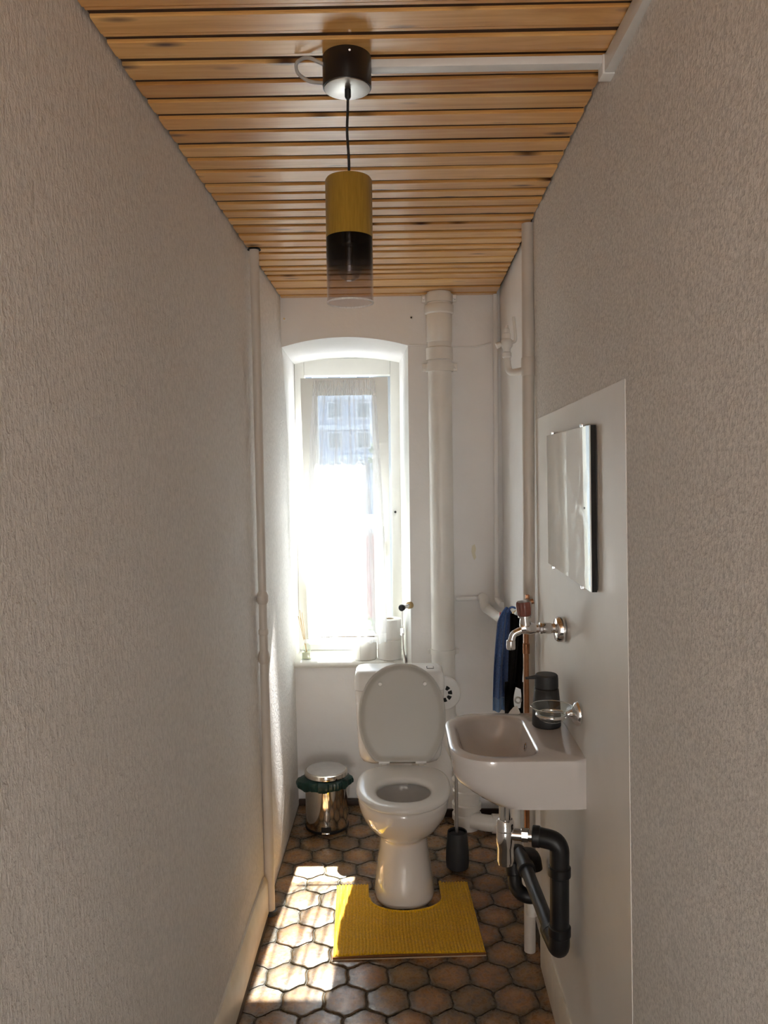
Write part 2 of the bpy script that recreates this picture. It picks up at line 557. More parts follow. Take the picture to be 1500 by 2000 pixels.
# masonry outside the frame
mb = MB()
OX0, OX1, OZ0, OZ1, OY = -.470, -.100, .705, 2.24, 4.20
mb.box(-2.5, OX0, 4.04, OY, -1, 4)
mb.box(OX1, 2.5, 4.04, OY, -1, 4)
mb.box(OX0, OX1, 4.04, OY, OZ1, 4)
mb.box(OX0, OX1, 4.04, OY, -1, OZ0)
part('outer_masonry', mb, MAT['facade_band'], wall_back, kind='stuff')

# the narrow room opens at the back into a hall; an unseen lamp is added there as fill
mb = MB()
HX, HY0, HY1, HZ = 1.25, -4.6, Y0, 2.62
mb.add([(-HX, HY0, 0), (HX, HY0, 0), (HX, HY0, HZ), (-HX, HY0, HZ)], [(0, 1, 2, 3)])
mb.add([(-HX, HY0, 0), (-HX, HY1, 0), (-HX, HY1, HZ), (-HX, HY0, HZ)], [(0, 1, 2, 3)])
mb.add([(HX, HY0, 0), (HX, HY1, 0), (HX, HY1, HZ), (HX, HY0, HZ)], [(0, 1, 2, 3)])
mb.add([(-HX, HY1, 0), (wl(HY1), HY1, 0), (wl(HY1), HY1, HZ), (-HX, HY1, HZ)], [(0, 1, 2, 3)])
mb.add([(wr(HY1), HY1, 0), (HX, HY1, 0), (HX, HY1, HZ), (wr(HY1), HY1, HZ)], [(0, 1, 2, 3)])
mb.add([(wl(HY1), HY1, ZT), (wr(HY1), HY1, ZT), (wr(HY1), HY1, HZ), (wl(HY1), HY1, HZ)], [(0, 1, 2, 3)])
struct('wall_rear', mb, MAT['paint_reveal'])
struct('ceiling_hall', MB().box(-HX, HX, HY0, HY1 - .001, HZ, HZ + .1), MAT['paint_reveal'])
struct('floor_hall', MB().box(-HX, HX, HY0, HY1 - .11, -.1, 0), MAT['pale_joint'])
hl = thing('fill_lamp', 'added fill light, an unseen glowing globe on a stand in the hall', 'lamp', (0, -2.8, 0))
part('base', MB().lathe([(.14, 0), (.14, .015), (.13, .02), (.012, .025), (.010, .44)], (0, -2.8, 0), seg=24), MAT['paint_white'], hl)
part('fill_globe', MB().lathe([(max(.02, .30 * math.sin(PI * k / 16)), .74 - .30 * math.cos(PI * k / 16)) for k in range(17)], (0, -2.8, 0), seg=32), MAT['fill_glow'], hl)

# floor: slab of dark grout with hexagonal tiles laid on it
floor = struct('floor', MB().box(-.85, .85, Y0 - .1, 4.0, -.12, -.004), MAT['grout'], 'floor of brown glazed wavy hexagonal tiles')
PT, RW = .1315, .1138
def hex_outline(shrink, n=4):
    R = PT / math.sqrt(3)
    cor = [(R * math.cos(PI / 6 + k * PI / 3), R * math.sin(PI / 6 + k * PI / 3)) for k in range(6)]
    out = []
    for k in range(6):
        a, b2 = Vector(cor[k]), Vector(cor[(k + 1) % 6])
        d = (b2 - a); nrm = Vector((d.y, -d.x)).normalized()
        for j in range(n):
            s = j / n
            out.append(a + d * s + nrm * (.0034 * math.sin(2 * PI * s)))
    return [p * (1 - shrink / .066) for p in out]
def tile_mesh():
    t = MB()
    o0, o1, o2 = hex_outline(.0016), hex_outline(.0026), hex_outline(.0085)
    t.loft([[(p.x, p.y, -.006) for p in o0], [(p.x, p.y, -.0022) for p in o0], [(p.x, p.y, -.0008) for p in o1], [(p.x, p.y, 0) for p in o2]], cap0=False)
    return t.mesh('tile', ang=60)
TILE = tile_mesh()
TILE.materials.append(MAT['glazed_tile'])
def clip_tile(cx_, cy_):
    """a cut tile along a wall"""
    out = [(p.x + cx_, p.y + cy_) for p in hex_outline(.0022)]
    def clip(poly, inside, cut):
        res = []
        for i in range(len(poly)):
            a, b2 = poly[i - 1], poly[i]
            if inside(a) != inside(b2): res.append(cut(a, b2))
            if inside(b2): res.append(b2)
        return res
    def plane(poly, f):
        return clip(poly, lambda p: f(p) > 0, lambda a, b2: tuple(a[k] + (b2[k] - a[k]) * (f(a) / (f(a) - f(b2))) for k in (0, 1)))
    ymax = 3.76 if cx_ < .07 else 3.625
    out = plane(out, lambda p: p[0] - wl(p[1], 0) - .004)
    out = plane(out, lambda p: wr(p[1], 0) - .004 - p[0]) if out else out
    out = plane(out, lambda p: ymax - p[1]) if out else out
    return out
row = -5
for ri in range(-5, 13):
    y = 2.456 + ri * RW
    off = .031 + (.0 if ri % 2 == 0 else PT / 2)
    for k in range(-7, 7):
        x = off + k * PT
        if x < wl(y, 0) - .07 or x > wr(y, 0) + .07 or y > 3.80: continue
        inside = x - .07 > wl(y, 0) and x + .07 < wr(y, 0) and y < (3.68 if x < .0 else 3.55)
        if inside:
            o = bpy.data.objects.new('tile', TILE)
            o.rotation_euler = (random.uniform(-.006, .006), random.uniform(-.006, .006), random.choice((0, PI)))
        else:
            poly = clip_tile(x, y)
            if len(poly) < 3: continue
            xs = [p[0] for p in poly]; ys = [p[1] for p in poly]
            if (max(xs) - min(xs)) < .012 or (max(ys) - min(ys)) < .012: continue
            t = MB()
            t.loft([[(p[0] - x, p[1] - y, -.006) for p in poly], [(p[0] - x, p[1] - y, -.0012) for p in poly]], cap0=False)
            me = t.mesh('tile', ang=60)
            me.materials.append(MAT['glazed_tile'])
            o = bpy.data.objects.new('tile', me)
        o.location = (x, y, random.uniform(-.0006, .0004))
        COL.objects.link(o)
        o.parent = floor

# dark tile skirting on the far wall, skirting boards on the long walls
mb = MB().box(XR0 + .002, wr(3.6, 0) - .002, 3.615, YB, 0, .035, .002)
struct('trim_1', mb, MAT['dark_skirt'])
mb = MB().box(wl(3.7, 0) + .003, XR0 - .002, 3.752, 3.766, 0, .03, .002)
struct('trim_2', mb, MAT['dark_skirt'])
mb = MB()
def skirt(f, side, y0, y1, h, th, z0=.0):
    m_ = MB()
    prof = [(0, z0), (th, z0), (th, h - .022), (th * .55, h - .006), (th * .4, h), (0, h)]
    rings = []
    for y in (y0, y1):
        rings.append([(f(y, z) + side * d, y, z) for d, z in prof])
    m_.loft(rings)
    return m_
bb = struct('baseboard_left', skirt(wl, 1, -.95, 2.785, .158, .016, .022), MAT['paint_skirting'], 'cream painted skirting board with worn top edge')
part('dark_foot', skirt(wl, 1, -.95, 2.785, .022, .018, 0), MAT['dark_skirt'], bb)
bb = struct('baseboard_right', skirt(wr, -1, -.95, 2.50, .129, .016), MAT['paint_skirting'], 'cream painted skirting board under the basin')
mb = MB().tube([(wr(y, .118) - .0135, y, .1005) for y in (-.9, 1.5, 2.49)], .0016, 6)
part('crack', mb, MAT['black_gap'], bb)

# ceiling: dark battens above, pine boards with a stepped edge and a shadow gap
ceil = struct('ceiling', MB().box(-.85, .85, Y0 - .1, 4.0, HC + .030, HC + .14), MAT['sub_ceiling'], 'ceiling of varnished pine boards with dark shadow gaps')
edges = [1.392, 1.475, 1.553, 1.632, 1.709, 1.786, 1.865, 1.942, 2.022, 2.104, 2.203, 2.277, 2.349, 2.423, 2.502, 2.571, 2.659, 2.744, 2.825, 2.89, 2.986, 3.082, 3.15, 3.219, 3.315, 3.454, 3.576]
e0 = 1.392
pre = []
while e0 > -.95:
    e0 -= .079
    pre.append(e0)
edges = list(reversed(pre)) + edges + [3.628]
for i in range(len(edges) - 1):
    a, b2 = edges[i] + .0068, edges[i + 1] - .0068
    if i == len(edges) - 2: b2 = 3.6285
    w = b2 - a
    lip, grv = (.009, .0075) if w > .05 else (.004, .003)
    z = HC + random.uniform(-.0012, .0012)
    prof = [(a, z + .028), (a, z + .002), (a + .002, z), (b2 - lip - grv, z), (b2 - lip - grv * .55, z + .0090), (b2 - lip, z + .0095), (b2 - lip, z + .0035), (b2 - .0008, z + .0035), (b2, z + .005), (b2, z + .028)]
    sk = random.uniform(-.002, .002)
    rings = []
    for side in (0, 1):
        ring = []
        for y, zz in prof:
            x = wl(y, HC) + .006 + random.uniform(0, .002) if side == 0 else wr(y, HC) - .006
            ring.append((x, y + (sk if side else -sk), zz))
        xx = (sum(p[0] for p in ring) / len(ring))
        ring = [(xx, p[1], p[2]) for p in ring]
        rings.append(ring)
    part('ceiling_board', MB().loft(rings), MAT['pine'], ceil, ang=20)

    # strip coloured dark to paint the shade in the gap beside each board
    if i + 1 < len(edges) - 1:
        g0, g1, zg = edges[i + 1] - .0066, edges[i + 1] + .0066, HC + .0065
        part('gap_shade_strip', MB().hexa([(wl(g0, HC) + .007, g0, zg), (wr(g0, HC) - .007, g0, zg), (wr(g1, HC) - .007, g1, zg), (wl(g1, HC) + .007, g1, zg),
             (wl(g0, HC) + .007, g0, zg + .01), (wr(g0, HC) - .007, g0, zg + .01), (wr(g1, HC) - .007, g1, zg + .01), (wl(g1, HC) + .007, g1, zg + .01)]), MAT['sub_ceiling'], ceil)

# ------------------------------------------------------------------ window: fixed frame, tilted sash, pane, sill
win = struct_root('window_1', 'tall narrow white window with its sash tilted inwards')
FX0, FX1, FZ0, FZ1 = -.488, .040, .716, 2.192
mb = MB()
for (x0, x1, z0, z1) in ((FX0, FX0 + .048, FZ0, FZ1), (FX1 - .048, FX1, FZ0, FZ1)):
    part('frame_post', MB().box(x0, x1, 3.972, 4.042, z0, z1, .004), MAT['frame_white'], win)
part('frame_rail', MB().box(FX0 + .048, FX1 - .048, 3.972, 4.042, FZ1 - .085, FZ1, .004), MAT['frame_white'], win)
part('frame_rail', MB().box(FX0 + .048, FX1 - .048, 3.972, 4.042, FZ0, FZ0 + .036, .004), MAT['frame_white'], win)
part('frame_bead', MB().box(FX0 + .06, FX1 - .06, 3.962, 3.976, FZ0 + .026, FZ0 + .036, .002), MAT['frame_white'], win)
# sash: local (u, n, v): u across, n towards the room, v up along the tilted sash
TILT = math.radians(6.26)
SO = Vector((-.4385, 4.000, .757))
SW, SH = .419, 1.332
def S(u, n, v): return SO + Vector((u, -n * math.cos(TILT) - v * math.sin(TILT), v * math.cos(TILT) - n * math.sin(TILT)))
def sbox(u0, u1, n0, n1, v0, v1):
    return MB().hexa([S(u0, n1, v0), S(u1, n1, v0), S(u1, n0, v0), S(u0, n0, v0), S(u0, n1, v1), S(u1, n1, v1), S(u1, n0, v1), S(u0, n0, v1)])
ST = .070
sash = part('sash', sbox(0, ST, 0, .055, 0, SH), MAT['frame_white'], win)
part('sash_stile', sbox(SW - ST, SW, 0, .055, 0, SH), MAT['frame_white'], sash)
part('sash_rail', sbox(ST, SW - ST, 0, .055, 0, .05), MAT['frame_white'], sash)
part('sash_rail', sbox(ST, SW - ST, 0, .055, SH - .075, SH), MAT['frame_white'], sash)
for (u0, u1, v0, v1) in ((ST, ST + .008, .05, SH - .075), (SW - ST - .008, SW - ST, .05, SH - .075), (ST, SW - ST, .05, .058), (ST, SW - ST, SH - .083, SH - .075)):
    part('glazing_bead', sbox(u0, u1, .022, .047, v0, v1), MAT['frame_white'], sash)
part('pane', sbox(ST, SW - ST, .022, .028, .05, SH - .075), MAT['pane_glass'], sash)
# lever handle on the closing stile
hb = MB()
hp = S(SW - .033, .055, .50)
hb.hexa([S(SW - .045, .066, .455), S(SW - .020, .066, .455), S(SW - .020, .055, .455), S(SW - .045, .055, .455), S(SW - .045, .066, .525), S(SW - .020, .066, .525), S(SW - .020, .055, .525), S(SW - .045, .055, .525)])
hd = part('window_handle', hb, MAT['frame_white'], win)
part('lever', MB().tube(bend([S(SW - .033, .062, .51), S(SW - .033, .095, .51), S(SW - .033, .100, .615)], .02), .008, 10), MAT['frame_white'], hd)
part('striker_screw', MB().cyl((FX1 - .03, 3.9725, 1.418), (FX1 - .03, 3.967, 1.418), .006, 10), MAT['black_plastic'], win)
# sill board with rounded nose
mb = MB()
prof = []
for k in range(9):
    a = -PI / 2 + PI * k / 8
    prof.append((3.757 - .0175 * math.cos(a), .6960 + .0175 * math.sin(a)))
prof = prof + [(3.984, .7135), (3.984, .6785)]
mb.loft([[(x, y, z) for y, z in prof] for x in (-.4925, .050)])
part('window_sill', mb, MAT['frame_white'], win, 'white window sill board with rounded nose')

# ------------------------------------------------------------------ curtain
cu = thing('curtain', 'white sheer voile curtain with scalloped hem covering the narrow window', 'curtain', (-.22, 3.71, .80))
NU, NV = 150, 60
def cpt(u, v):          # u 0..1 across, v 0..1 from hem to heading
    e_ = (1 - v)
    xl = -.366 - .055 * math.sin(PI * min(1, e_ * .62)) - .004 * math.sin(9 * v)
    xr = -.078 + .040 * math.sin(PI * min(1, e_ * .55))
    if e_ > .93: xl += (e_ - .93) * .6
    g = u + .020 * math.sin(2 * PI * u * 2.2 + 1.2) * (0.35 + .65 * e_)
    x = xl + (xr - xl) * max(0, min(1, g))
    amp = .004 + .013 * (1 - .35 * e_) * (.6 + .4 * math.sin(7 * u + 2.0))
    fold = math.sin(2 * PI * (5.2 * u + .25 * math.sin(5 * u) + .15 * v)) + .35 * math.sin(2 * PI * 13 * u + 3 * v)
    zz = .809 + (2.043 - .809) * v
    base = 3.722
    return Vector((x, base - .004 - amp * (1 + fold) * .5, zz))
mb = MB()
vs, fs = [], []
for j in range(NV + 1):
    for i in range(NU + 1):
        p = cpt(i / NU, .035 + .965 * j / NV * .985)
        vs.append(p)
for j in range(NV):
    for i in range(NU):
        a = j * (NU + 1) + i
        fs.append((a, a + 1, a + NU + 2, a + NU + 1))
part('voile_panel', MB().add(vs, fs), MAT['voile'], cu, ang=180)
vs, fs = [], []
for j in range(4):
    for i in range(NU + 1):
        p = cpt(i / NU, .036 * j / 3)
        if j == 0: p.z += .009 * abs(math.sin(PI * 9 * i / NU)) - .006
        p.y -= .001
        vs.append(p)
for j in range(3):
    for i in range(NU):
        a = j * (NU + 1) + i
        fs.append((a, a + 1, a + NU + 2, a + NU + 1))
part('lace_hem', MB().add(vs, fs), MAT['voile_hem'], cu, 'scalloped lace hem', ang=180)
vs, fs = [], []
for j in range(5):
    for i in range(NU + 1):
        p = cpt(i / NU, .950 + .058 * j / 4)
        p.y -= .006 + .004 * math.sin(i * 1.3) + (.003 if j in (2, 3) else 0)
        vs.append(p)
for j in range(4):
    for i in range(NU):
        a = j * (NU + 1) + i
        fs.append((a, a + 1, a + NU + 2, a + NU + 1))
part('gathered_heading', MB().add(vs, fs), MAT['voile_hem'], cu, 'gathered heading', ang=180)
for (u0, u1, w) in ((.20, .17, .012), (.36, .40, .016), (.42, .50, .010), (.58, .60, .018), (.66, .72, .010), (.80, .83, .012)):
    vs, fs = [], []
    n = 40
    for j in range(n + 1):
        v = .04 + .91 * j / n
        u = u1 + (u0 - u1) * v + .012 * math.sin(5 * v + 9 * u0)
        ww = w * (.55 + .45 * math.sin(PI * min(1, v * 1.2))) / .30
        for d in (-.5, .5):
            p = cpt(max(0, min(1, u + d * ww)), v)
            p.y += .007
            vs.append(p)
    for j in range(n): fs.append((2 * j, 2 * j + 1, 2 * j + 3, 2 * j + 2))
    part('pleat', MB().add(vs, fs), MAT['voile'], cu, 'doubled-over fold of voile', ang=180)
ry = 3.716
part('curtain_rod', MB().cyl((-.352, ry - .004, .840), (-.075, ry - .004, .840), .0032, 8), MAT['steel_brushed'], cu, 'thin metal rod through the hem')
ry = 3.722
part('curtain_rod', MB().cyl((-.374, ry, 2.033), (-.072, ry, 2.033), .004, 8), MAT['frame_white'], cu)

# ------------------------------------------------------------------ pendant lamp
LX, LY = -.0785, 1.545
lamp = thing('pendant_lamp', 'pendant lamp with mustard cloth sleeve above a smoked glass cylinder', 'lamp', (LX, LY, HC))
cup = part('ceiling_cup', MB().lathe([(.0455, -.0005), (.0465, -.002), (.0465, -.0575), (.0455, -.0585)], (LX, LY, HC), seg=40), MAT['black_lacquer'], lamp, 'black ceiling cup')
part('cup_plate', MB().lathe([(.0440, -.0582), (.0440, -.0600), (.0430, -.0604)], (LX, LY, HC), seg=40), MAT['steel_brushed'], cup, 'brushed metal underside plate')
part('cup_screw', MB().cyl((LX + .008, LY - .0462, HC - .012), (LX + .008, LY - .0490, HC - .012), .0022, 8), MAT['chrome'], cup)
part('strain_relief', MB().lathe([(.0060, -.0600), (.0060, -.074), (.0042, -.078)], (LX + .001, LY, HC), seg=14), MAT['black_plastic'], lamp)
part('cord', MB().tube(bend([(LX + .001, LY, HC - .07), (LX + .0005, LY, HC - .10), (LX - .002, LY, HC - .14), (LX + .0015, LY, HC - .19), (LX + .001, LY, HC - .231)], .03), .0026, 10), MAT['black_plastic'], lamp, 'black cord')
part('sleeve', MB().lathe([(.006, -.2265), (.036, -.2270), (.0425, -.2282), (.0450, -.232), (.0450, -.3395), (.0440, -.3400), (.0430, -.337), (.0430, -.236)], (LX, LY, HC), seg=56, cap1=False), MAT['shade_mustard'], lamp, 'mustard cloth sleeve')
gs = part('glass_cylinder', MB().lathe([(.0438, -.3395), (.0450, -.3405), (.0450, -.4620), (.0438, -.4632), (.0425, -.4620), (.0425, -.3395)], (LX, LY, HC), seg=56, cap0=False, cap1=False), MAT['smoked_glass'], lamp, 'smoked glass cylinder fading to clear')
part('glass_rim', MB().tube([(LX + .0440 * math.cos(2 * PI * k / 48), LY + .0440 * math.sin(2 * PI * k / 48), HC - .4632) for k in range(49)], .0019, 8), MAT['rim_glass'], gs, 'pale ground rim')
bulb = part('bulb', MB().lathe([(.011, -.352), (.012, -.368), (.0195, -.383), (.0225, -.396), (.0215, -.407), (.016, -.416), (.008, -.4205), (.001, -.4215)], (LX, LY, HC), seg=28, cap0=False), MAT['bulb_glass'], lamp, 'clear globe bulb')
part('bulb_socket', MB().lathe([(.014, -.30), (.0155, -.303), (.0155, -.352), (.012, -.354)], (LX, LY, HC), seg=20), MAT['black_plastic'], bulb)
lc = bend([(LX - .040, LY - .010, HC - .020), (LX - .075, LY - .012, HC - .003), (LX - .098, LY + .004, HC - .006), (LX - .098, LY + .015, HC - .020), (LX - .075, LY + .01, HC - .040), (LX - .044, LY + .004, HC - .046)], .03, 8)
part('cable_loop', MB().tube(lc, .0034, 10), MAT['grey_cable'], lamp, 'grey spare cable looped beside the cup')

duct = thing('cable_duct', 'white plastic cable duct running from ceiling lamp to the wall', 'cable duct', (.2, 1.56, HC))
part('duct_run', MB().box(LX + .046, .4325, 1.5515, 1.5785, HC - .0165, HC - .001, .0015), MAT['pvc_white'], duct)
part('duct_run', MB().box(.413, .4330, -.9, 1.5510, HC - .036, HC - .001, .002), MAT['pvc_white'], duct)
part('duct_corner', MB().box(.409, .4350, 1.548, 1.582, HC - .038, HC - .001, .002), MAT['pvc_white'], duct)

# ------------------------------------------------------------------ left heating pipe
hp_ = thing('heating_pipe', 'beige painted heating pipe with lumpy collars standing before the fibrous wallpaper', 'pipe', (-.478, 2.82, 0))
PXL = lambda z: -.4765 - .0035 * (z - 1.2)
part('pipe', MB().tube([(PXL(z), 2.82, z) for z in (0, .4, .8, 1.0, 1.2, 1.8, HC - .002)], [.0185, .018, .0165, .0155, .0150, .0158, .0165], 18), MAT['paint_pipe'], hp_)
def collar(z, r, h, par, mat='paint_pipe', x=None, y=2.82):
    x = PXL(z) if x is None else x
    return part('collar', MB().lathe([(r * .72, -h * .75), (r * .92, -h * .5), (r, -h * .3), (r, h * .3), (r * .92, h * .5), (r * .72, h * .8)], (x, y, z), seg=20), MAT[mat], par)
collar(1.174, .0215, .030, hp_); collar(1.050, .0185, .018, hp_); collar(.957, .0210, .032, hp_)
part('wall_bracket', MB().cyl((PXL(.955) - .004, 2.825, .955), (wl(2.825, .955), 2.825, .955), .011, 12), MAT['paint_pipe'], hp_)
part('wall_bracket', MB().cyl((PXL(1.174) - .004, 2.825, 1.172), (wl(2.825, 1.17), 2.825, 1.172), .008, 12), MAT['paint_pipe'], hp_)
part('ceiling_rose', MB().lathe([(.024, -.006), (.021, -.001)], (PXL(HC), 2.82, HC), seg=18), MAT['black_gap'], hp_)
part('floor_ring', MB().lathe([(.028, 0), (.026, .014), (.020, .016)], (PXL(0), 2.82, 0), seg=18), MAT['bucket_dark'], hp_)

# ------------------------------------------------------------------ right riser with stop valve
rp = thing('riser_pipe', 'beige painted riser pipe running floor to ceiling beside the towels', 'pipe', (.444, 2.586, 0))
part('pipe', MB().tube([(.4445, 2.586, z) for z in (0, .3, 1.2, HC - .002)], [.0195, .0195, .0200, .0205], 18), MAT['paint_pipe'], rp)
part('collar', MB().lathe([(.021, -.030), (.0235, -.026), (.0235, .026), (.021, .030)], (.4445, 2.586, 1.96), seg=18), MAT['paint_pipe'], rp)
part('collar', MB().lathe([(.021, -.02), (.0245, -.016), (.0245, .016), (.021, .02)], (.4445, 2.586, .30), seg=18), MAT['paint_gloss'], rp)
part('branch', MB().tube(bend([(.4445, 2.59, 1.955), (.418, 2.625, 1.948), (.392, 2.655, 1.950), (.388, 2.665, 1.985), (.386, 2.665, 2.03)], .03), .0115, 14), MAT['paint_gloss'], rp)
vb = part('valve_body', MB().lathe([(.012, 2.000), (.0155, 2.004), (.0155, 2.016), (.012, 2.020), (.013, 2.030), (.019, 2.038), (.021, 2.048), (.019, 2.058), (.013, 2.064), (.0145, 2.068), (.0145, 2.080), (.011, 2.083), (.010, 2.096), (.006, 2.100), (.0055, 2.108)], (.386, 2.665, 0), seg=18), MAT['paint_gloss'], rp)
part('valve_port', MB().cyl((.366, 2.665, 2.046), (.352, 2.665, 2.040), .010, 12), MAT['paint_gloss'], vb)
part('lever', MB().tube(bend([(.392, 2.66, 2.052), (.414, 2.65, 2.050), (.412, 2.645, 2.075), (.406, 2.645, 2.132)], .012), .0052, 10), MAT['paint_gloss'], vb)

cp_ = thing('corner_pipe', 'thin painted pipe in the far corner between stack and riser', 'pipe', (.474, 3.606, 0))
part('pipe', MB().tube([(.4725, 3.605, z) for z in (1.05, 1.6, HC - .002)], .0115, 14), MAT['paint_wall'], cp_)
part('elbow', MB().tube(bend([(.4725, 3.605, 1.05), (.4725, 3.605, 1.03), (.4725, 3.45, 1.03)], .02), .0125, 12), MAT['paint_wall'], cp_)

# branch line over the far wall and along to the towels
bp = thing('branch_pipe', 'white pipe with thick elbow leading from far wall to the towels', 'pipe', (.40, 3.55, 1.02))
part('wall_run', MB().tube([(.285, 3.612, 1.032), (.36, 3.610, 1.034), (.402, 3.609, 1.036)], .010, 12), MAT['paint_wall'], bp)
part('elbow', MB().tube(bend([(.402, 3.606, 1.036), (.412, 3.59, 1.035), (.412, 3.575, 1.00), (.430, 3.545, .990)], .03), .0235, 14), MAT['paint_white'], bp)
part('pipe_run', MB().tube([(.428, 3.55, .990), (.441, 3.30, 1.000), (.445, 2.95, 1.075), (.4475, 2.80, 1.110)], [.022, .019, .015, .0135], 14), MAT['paint_white'], bp)
part('brass_union', MB().tube([(.4470, 2.90, 1.086), (.4474, 2.84, 1.100)], .0175, 8), MAT['brass'], bp)
part('red_lever', MB().box(.398, .420, 2.93, 2.945, 1.080, 1.090, .002), MAT['red_plastic'], bp, 'small red valve lever')
part('red_tip', MB().box(.394, .401, 2.93, 2.945, 1.062, 1.090, .002), MAT['red_plastic'], bp)

# ------------------------------------------------------------------ soil stack
ss = thing('soil_stack', 'thick white soil pipe with ribbed couplings beside the window', 'pipe', (.222, 3.53, 0))
SX = lambda z: .2145 + .0060 * max(0, (2.3 - z)) * .6
SY = 3.555
part('stack_pipe', MB().tube([(SX(z), SY, z) for z in (.55, .8, 1.4, 2.0, HC - .002)], .0535, 32), MAT['paint_gloss'], ss)
part('socket', MB().lathe([(.056, 2.318), (.0635, 2.324), (.0650, 2.330), (.0650, 2.354), (.0625, 2.360), (.056, 2.362)], (SX(2.34), SY, 0), seg=36), MAT['paint_gloss'], ss)
part('socket', MB().lathe([(.056, 2.196), (.0575, 2.200), (.0575, 2.318), (.056, 2.322)], (SX(2.3), SY, 0), seg=36), MAT['paint_gloss'], ss)
part('coupling', MB().lathe([(.055, 2.115), (.0600, 2.118), (.0600, 2.170), (.055, 2.174)], (SX(2.14), SY, 0), seg=36), MAT['paint_gloss'], ss)
for z in (2.084, 2.388):
    cl = part('clamp', MB().lathe([(.0545, z - .018), (.0615, z - .018), (.0615, z + .018), (.0545, z + .018)], (SX(z), SY, 0), seg=36), MAT['paint_gloss'], ss)
    for sx in (-1, 1):
        part('clamp_ear', MB().box(SX(z) + sx * .068 - .010, SX(z) + sx * .068 + .010, SY - .012, SY - .002, z - .016, z + .016, .002), MAT['paint_gloss'], cl)
        part('clamp_bolt', MB().cyl((SX(z) + sx * .069, SY - .022, z), (SX(z) + sx * .069, SY - .010, z), .0055, 8), MAT['steel_brushed'] if z > 2.2 else MAT['paint_gloss'], cl)
cl = part('clamp', MB().lathe([(.0545, .79), (.0585, .79), (.0585, .815), (.0545, .815)], (SX(.8), SY, 0), seg=36), MAT['paint_gloss'], ss)
for sx in (-1, 1): part('clamp_ear', MB().box(SX(.8) + sx * .064 - .008, SX(.8) + sx * .064 + .008, SY - .010, SY - .002, .792, .813, .002), MAT['paint_gloss'], cl)
part('offset_bend', MB().tube(bend([(SX(.6), SY, .56), (SX(.6), SY, .50), (.310, 3.52, .30), (.318, 3.515, .22)], .07), .0545, 28), MAT['paint_gloss'], ss)
part('foot_pipe', MB().lathe([(.058, 0), (.058, .215)], (.318, 3.512, 0), seg=32), MAT['paint_gloss'], ss)
for z, r_ in ((.215, .066), (.165, .064), (.105, .067), (.055, .066)):
    part('ring_joint', MB().lathe([(.056, z - .016), (r_, z - .012), (r_, z + .010), (.056, z + .016)], (.318, 3.512, 0), seg=32), MAT['paint_gloss'], ss)
part('foot_branch', MB().tube(bend([(.335, 3.47, .052), (.40, 3.45, .045), (.455, 3.45, .042)], .05), .036, 20), MAT['paint_gloss'], ss)
part('branch_socket', MB().cyl((.425, 3.45, .0435), (.462, 3.45, .042), .042, 20), MAT['paint_gloss'], ss)

vt = thing('round_vent', 'round white vent plate with dark slots behind the raised lid', 'vent', (.215, 3.46, .635))
VC = Vector((.2145, 3.470, .633))
part('plate', MB().lathe([(.077, 0), (.077, .006), (.072, .011), (.046, .013), (.030, .012), (.0005, .012)], VC, (0, -1, 0), 40), MAT['pvc_white'], vt)
for a in (10, 55, 100, 145, 190, 235, 280, 325):
    sl = MB()
    r0, r1 = .020, .038
    a0, a1 = math.radians(a - 15), math.radians(a + 15)
    pts = [(r0, a0), (r1, a0), (r1, (a0 + a1) / 2), (r1, a1), (r0, a1)]
    sl.loft([[(VC.x + r * math.cos(q), VC.y - .0128 - d, VC.z + r * math.sin(q)) for r, q in pts] for d in (0, .0012)])
    part('slot', sl, MAT['black_gap'], vt)
part('neck', MB().cyl((VC.x, VC.y, VC.z), (VC.x, 3.500, VC.z), .050, 28), MAT['pvc_white'], vt)

# thin painted cable on the far wall, two wall plugs, chipped plaster
mb = MB().tube([(.080, 3.6270, 2.199), (.16, 3.6265, 2.198), (.30, 3.6265, 2.187), (.38, 3.6265, 2.186), (.43, 3.626, 2.196), (.455, 3.626, 2.204)], .0036, 8)
solo('wall_cable', mb, MAT['paint_wall'], 'thin painted-over cable crossing far wall behind the soil pipe', 'cable', (.27, 3.627, 2.19))
for i, (x, z, lb) in enumerate(((-.487, 2.325, 'small painted wall plug above the arch near the fibrous wallpaper'), (.092, 2.322, 'small dark wall plug above the arch next to the soil pipe'))):
    w = thing('wall_plug', lb, 'wall plug', (x, YB, z), 'wall plugs above the window arch')
    part('flange', MB().lathe([(.0085, 0), (.0085, .002), (.0075, .003), (.004, .003)], (x, YB - .0005, z), (0, -1, 0), 14), MAT['paint_wall'] if i == 0 else MAT['paint_gloss'], w)
    part('screw', MB().cyl((x, YB - .003, z), (x, YB - .010, z - .001), .0042, 10), MAT['brass'] if i == 0 else MAT['black_gap'], w)
chip = [(.362, 1.275), (.374, 1.283), (.380, 1.262), (.376, 1.240), (.381, 1.222), (.372, 1.208), (.364, 1.226), (.359, 1.248)]
solo('plaster_patch', MB().loft([[(x, YB - d, z) for x, z in chip] for d in (.0002, .0016)]), MAT['plaster_chip'], 'small yellowed plaster patch on far wall beside the soil pipe', 'plaster patch', (.37, YB, 1.245))

